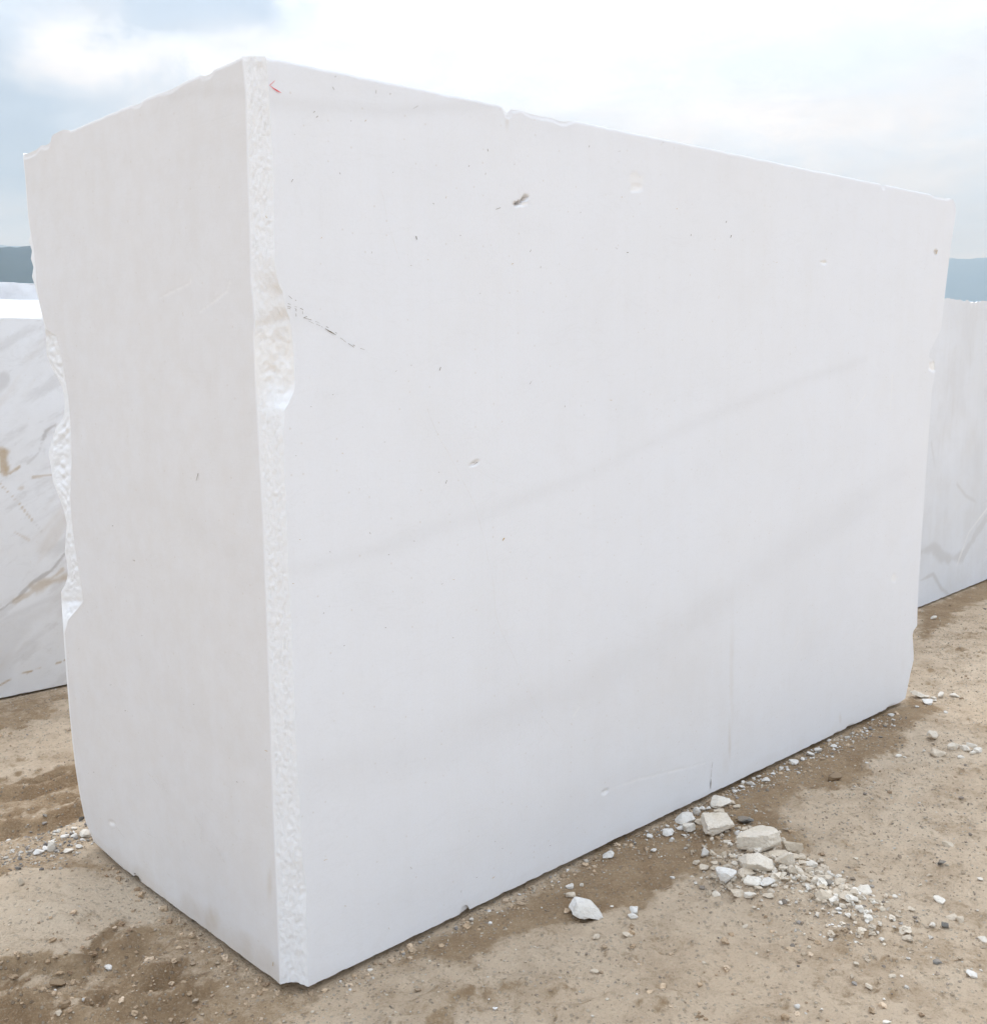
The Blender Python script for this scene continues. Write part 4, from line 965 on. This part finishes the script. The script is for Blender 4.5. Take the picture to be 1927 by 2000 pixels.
for q, tn_ in ((q4(140,612,42,32),'t'),(q4(245,798,32,32),'t'),(q4(375,792,40,28),'t'),(q4(1730,690,62,42),'t'),(q4(1775,708,36,40),'t'),(q4(1660,740,32,32),'c'),(q4(1705,740,36,36),'g'),(q4(1690,630,46,26),'c'),(q4(1568,680,32,24),'t'),(q4(1820,955,46,22),'w'),(q4(1490,957,32,26),'t'),(q4(1395,1010,36,28),'t'),(q4(1465,1165,36,22),'c'),
        (q4(1725,410,50,26),'t'),(q4(1695,490,36,22),'g'),(q4(1860,555,26,18),'c'),(q4(1645,525,26,18),'t'),(q4(1680,905,32,20),'g'),(q4(1465,630,30,26),'t'),(q4(1500,620,22,18),'c'),(q4(235,940,36,14),'t'),(q4(870,745,24,14),'t'),(q4(697,910,22,18),'t'),
        (q4(405,688,46,16),'w'),(q4(400,705,40,18),'w'),(q4(1870,800,36,20),'c'),(q4(310,665,20,14),'c'),(q4(565,543,22,16),'w'),(q4(185,575,18,20),'c'),
        (q7(850,490,62,50),'c'),(q7(775,1237,62,42),'c'),(q7(845,1242,60,36),'c'),(q7(915,1225,100,42),'c'),(q7(1040,1222,84,40),'c'),(q7(695,1330,46,36),'w'),(q7(860,1272,42,30),'c'),(q7(960,1380,42,18),'w'),(q7(1140,1737,105,82),'c'),(q7(1210,1702,95,50),'c'),(q7(880,1782,165,62),'t'),(q7(1270,1752,84,70),'c'),(q7(1090,1830,70,60),'c'),(q7(510,1792,62,42),'c'),(q7(575,1802,42,32),'c'),(q7(1220,1790,60,50),'c'),
        (q7(480,1720,34,26),'g'),(q7(550,1722,28,22),'g'),(q7(520,1632,26,18),'g'),(q7(1110,1245,40,26),'n'),(q7(340,1630,40,24),'g'),(q7(210,1865,40,26),'w'),
        (q8(690,150,52,60),'g'),(q8(465,185,36,30),'g'),(q8(380,140,42,30),'g'),(q8(160,680,52,42),'g'),(q8(258,212,24,14),'g'),(q8(365,236,26,14),'g'),(q8(410,228,26,14),'g'),(q8(325,260,22,18),'g'),(q8(650,330,40,30),'g'),(q8(65,270,42,26),'w'),(q8(895,1640,46,36),'w'),(q8(710,1695,26,40),'w'),(q8(500,1820,64,60),'t'),(q8(465,1560,36,30),'w'),(q8(1365,1530,46,30),'c'),(q8(185,785,44,100),'t'),
        (q8(630,245,46,36),'c'),(q8(625,315,52,28),'w'),(q8(675,400,62,42),'w'),(q8(575,435,80,46),'c'),(q8(550,310,62,30),'w'),(q8(320,455,100,22),'w'),(q8(380,425,60,18),'w'),(q8(515,155,24,20),'g'),(q8(285,145,26,20),'t'),(q8(1165,1695,42,30),'n'),(q8(785,1770,40,40),'n'),(q8(550,1740,80,36),'n'),(q8(460,290,40,24),'c'),(q8(590,355,30,24),'g'),(q8(700,340,36,26),'w'),(q8(745,345,40,30),'g')):
    lab = LOOSE.get(tn_, 'small brown lump of earth on the open ground')
    stone(*q, tn_, lab, 'stones scattered on the ground', name='soil_clod' if tn_ == 'n' else 'stone')

# every small stone is told by its colour and by the nearest thing one can find
SHORT = ['large beige wedge', 'broad flat slab', 'white topped rock', 'white slanting shard', 'cream chip', 'dirt covered tan rock', 'angular beige rock', 'tall beige rock', 'greyish white rock', 'cream rock of the rubble', 'long tan rock', 'dark grey stone', 'white upright stone', 'lower tan stone', 'flat tan stone', 'lone cream stone', 'lone large white rock', 'cream upright stone', 'cream back foot stone', 'brown earth clod', 'white oval pebble', 'half buried pale slab', 'far right beige stone', 'far corner flat stone', 'far corner white flake', 'reddish brown clod']
anchors = [(n_, a_[1], a_[2]) for n_, a_ in zip(SHORT, ANCHOR)] + [('near bottom corner', 600, 1928), ('far bottom corner', 1770, 1370), ('bottom edge notch', 907, 1790), ('dark vertical score', 1387, 1530), ('pale grey block', 1860, 1160)]
TONEW = {'w': 'white', 'c': 'cream', 'b': 'beige', 't': 'tan', 'g': 'grey', 'n': 'brown'}
byl = {}
for o, x, y, w, tn_ in SMALL:
    nm, ax_, ay_ = min(anchors, key=lambda a_: math.hypot(a_[1] - x, (a_[2] - y) * 1.3))
    dx, dy = x - ax_, (y - ay_) * 1.3; r_ = math.hypot(dx, dy)
    fb = 'behind' if dy < 0 else 'in front of'; lr = 'left of' if dx < 0 else 'right of'
    if abs(dx) > 2.4 * abs(dy): wh_ = lr
    elif abs(dy) > 2.4 * abs(dx): wh_ = fb
    else: wh_ = ('behind and ' if dy < 0 else 'before and ') + lr
    near_ = 'close ' if r_ < 26 and wh_ in ('behind', 'in front of') else 'just ' if r_ < 26 else 'a little ' if r_ < 70 else 'well '
    noun = 'lump of earth' if tn_ == 'n' else 'chip' if 'chips' in o['group'] else 'stone'
    byl.setdefault('small %s %s %s%s the %s' % (TONEW[tn_], noun, near_, wh_, nm), []).append((w, o))
for lab, lst in byl.items():
    lst.sort(key=lambda a_: -a_[0])
    words = {1: ['small'], 2: ['larger small', 'smaller small'], 3: ['largest small', 'middling small', 'tiniest']}.get(len(lst), ['small'] * len(lst))
    for (w, o), wd in zip(lst, words): o['label'] = lab.replace('small', wd, 1)

# gravel and grit: too many and too small to count
def gravel(name, n, size, weights, sub, seed, tints):
    r = np.random.RandomState(seed)
    pts = []
    for kind, cnt, a in weights:
        if kind == 'area':
            x = r.uniform(a[0], a[2], cnt * 3); y = r.uniform(a[1], a[3], cnt * 3)
            k = fbm(x * 1.3, y * 1.3, seed, 3) + r.uniform(-.3, .3, cnt * 3) > .08
            pts.append(np.stack([x[k], y[k]], -1)[:cnt])
        else:                                   # along a ground polyline with a spread
            line, sdv = a; line = np.asarray(line); u = r.uniform(0, len(line) - 1, cnt)
            q = np.stack([np.interp(u, range(len(line)), line[:, 0]), np.interp(u, range(len(line)), line[:, 1])], -1)
            pts.append(q + r.randn(cnt, 2) * sdv)
    p = np.concatenate(pts)
    inside = poly_sd(p, BASE) > -.004
    p = p[~inside]
    m_ = len(p); d, f = ico(sub)
    s = size[0] * (size[1] / size[0]) ** (r.rand(m_) ** 2.2)
    sc = s[:, None] * r.uniform(.55, 1.0, (m_, 3)) * np.array([1, 1, .7])
    ang = r.uniform(0, 6.28, m_)
    v_ = d[None] * (1 + .28 * r.randn(m_, len(d), 1)).clip(.5, 1.5) * sc[:, None, :] / 2
    c, s_ = np.cos(ang)[:, None], np.sin(ang)[:, None]
    v_ = np.stack([v_[..., 0] * c - v_[..., 1] * s_, v_[..., 0] * s_ + v_[..., 1] * c, v_[..., 2]], -1)
    z = soil_height(p[:, 0], p[:, 1])
    v_ += np.concatenate([p, (z + sc[:, 2] * .22)[:, None]], 1)[:, None, :]
    ti = np.asarray(tints)[r.randint(0, len(tints), m_)] * r.uniform(.8, 1.15, (m_, 1))
    col_ = np.repeat(ti[:, None, :], len(d), 1).reshape(-1, 3)
    fa = (f[None] + (np.arange(m_) * len(d))[:, None, None]).reshape(-1, 3)
    o = mesh_np(name, v_.reshape(-1, 3), fa, GRIT, None, False, {'tint': col_})
    return tag(o, kind='stuff')
SOILT = [(.40,.32,.23),(.46,.38,.29),(.33,.25,.17),(.52,.46,.37),(.30,.24,.18),(.60,.56,.50),(.22,.19,.16),(.38,.31,.23)]
WHITE = [(.70,.68,.65),(.62,.58,.52),(.74,.73,.71),(.50,.46,.40),(.30,.28,.26)]
GREYS = [(.20,.19,.18),(.28,.26,.24),(.36,.33,.29),(.55,.52,.47),(.66,.64,.60),(.14,.13,.125)]
foot_r = gpoly([(600, 1880), (760, 1805), (1000, 1695), (1200, 1605), (1400, 1515), (1600, 1425), (1725, 1360)])
foot_hi = gpoly([(1260, 1600), (1340, 1530), (1440, 1490), (1540, 1440), (1620, 1400), (1690, 1372)])
heap_l = gpoly([(1340, 1560), (1400, 1610), (1450, 1660), (1530, 1700), (1620, 1750), (1680, 1790)])
grav_l = gpoly([(-40, 1660), (40, 1640), (100, 1612), (150, 1590), (172, 1600)])
grav_l2 = gpoly([(-30, 1610), (60, 1600), (150, 1555)])
gravel('gravel', 0, (.006, .022), [('area', 2600, (-2.9, 1.7, 4.2, 7.8)), ('line', 500, (heap_l, .13)), ('line', 260, (foot_r, .05))], 1, 3, SOILT)
gravel('gravel', 0, (.005, .020), [('line', 330, (foot_hi, .035)), ('line', 190, (foot_r, .03)), ('line', 160, (heap_l, .10)), ('area', 160, (-2.9, 1.7, 4.2, 7.8))], 1, 4, WHITE)
gravel('gravel', 0, (.006, .022), [('line', 270, (grav_l, .06)), ('line', 110, (grav_l2, .10)), ('area', 130, (-2.9, 1.7, 4.2, 7.8))], 1, 5, GREYS)
heap_s = gpoly([(1380, 1690), (1450, 1680), (1520, 1660), (1560, 1690), (1620, 1730), (1660, 1770)])
gravel('gravel', 0, (.010, .038), [('line', 330, (heap_s, .06)), ('line', 130, (heap_l, .08))], 2, 9, [(.60,.52,.42),(.66,.59,.49),(.52,.44,.34),(.74,.70,.63),(.56,.48,.38)])
foot_l = gpoly([(540, 1895), (420, 1800), (300, 1715), (200, 1630)])
low_l = gpoly([(-60, 1890), (120, 1880), (220, 1810), (330, 1790), (430, 1850), (300, 1930), (100, 1950)])
gravel('soil_crumbs', 0, (.007, .026), [('area', 2600, (-2.9, 1.7, 4.2, 7.0)), ('line', 260, (low_l, .12)), ('line', 160, (foot_l, .03)), ('line', 300, (foot_r, .04))], 2, 12, [(.54,.41,.285),(.44,.325,.215),(.36,.26,.165),(.60,.47,.34),(.50,.38,.26),(.31,.215,.135)])
gravel('grit', 0, (.003, .011), [('area', 26000, (-2.6, 1.7, 4.0, 6.5)), ('line', 2200, (foot_r, .09)), ('line', 900, (grav_l, .10))], 1, 6, SOILT[:6] + SOILT[7:] + [(.56, .48, .38), (.30, .25, .20)])

# ------------------------------------------------------------------ haze: the air between here and the hills
def build_haze():
    x0, x1, y0, y1, z0, z1 = -15000, 15000, -15000, 15000, -9, max(max(c[2] for c in o.bound_box) for o in COL.objects if o.name.startswith('hills')) + 12
    v_ = np.array([(x, y, z) for z in (z0, z1) for y in (y0, y1) for x in (x0, x1)], float)
    f_ = np.array([(0, 2, 3, 1), (4, 5, 7, 6), (0, 1, 5, 4), (2, 6, 7, 3), (0, 4, 6, 2), (1, 3, 7, 5)])
    m = bpy.data.materials.new('air_haze'); m.use_nodes = True
    t = NT(m.node_tree); t.n.clear(); out = t.new('ShaderNodeOutputMaterial')
    p = t.new('ShaderNodeVolumePrincipled'); p.inputs['Color'].default_value = (0.46, 0.70, 1.0, 1)
    p.inputs['Absorption Color'].default_value = (1, 1, 1, 1); p.inputs['Density'].default_value = HAZE; p.inputs['Anisotropy'].default_value = 0.05
    t.l.new(p.outputs[0], out.inputs['Volume'])
    o = mesh_np('haze', v_, f_, m, None, False); tag(o, kind='stuff')
HAZE = 1.9e-4
build_haze()
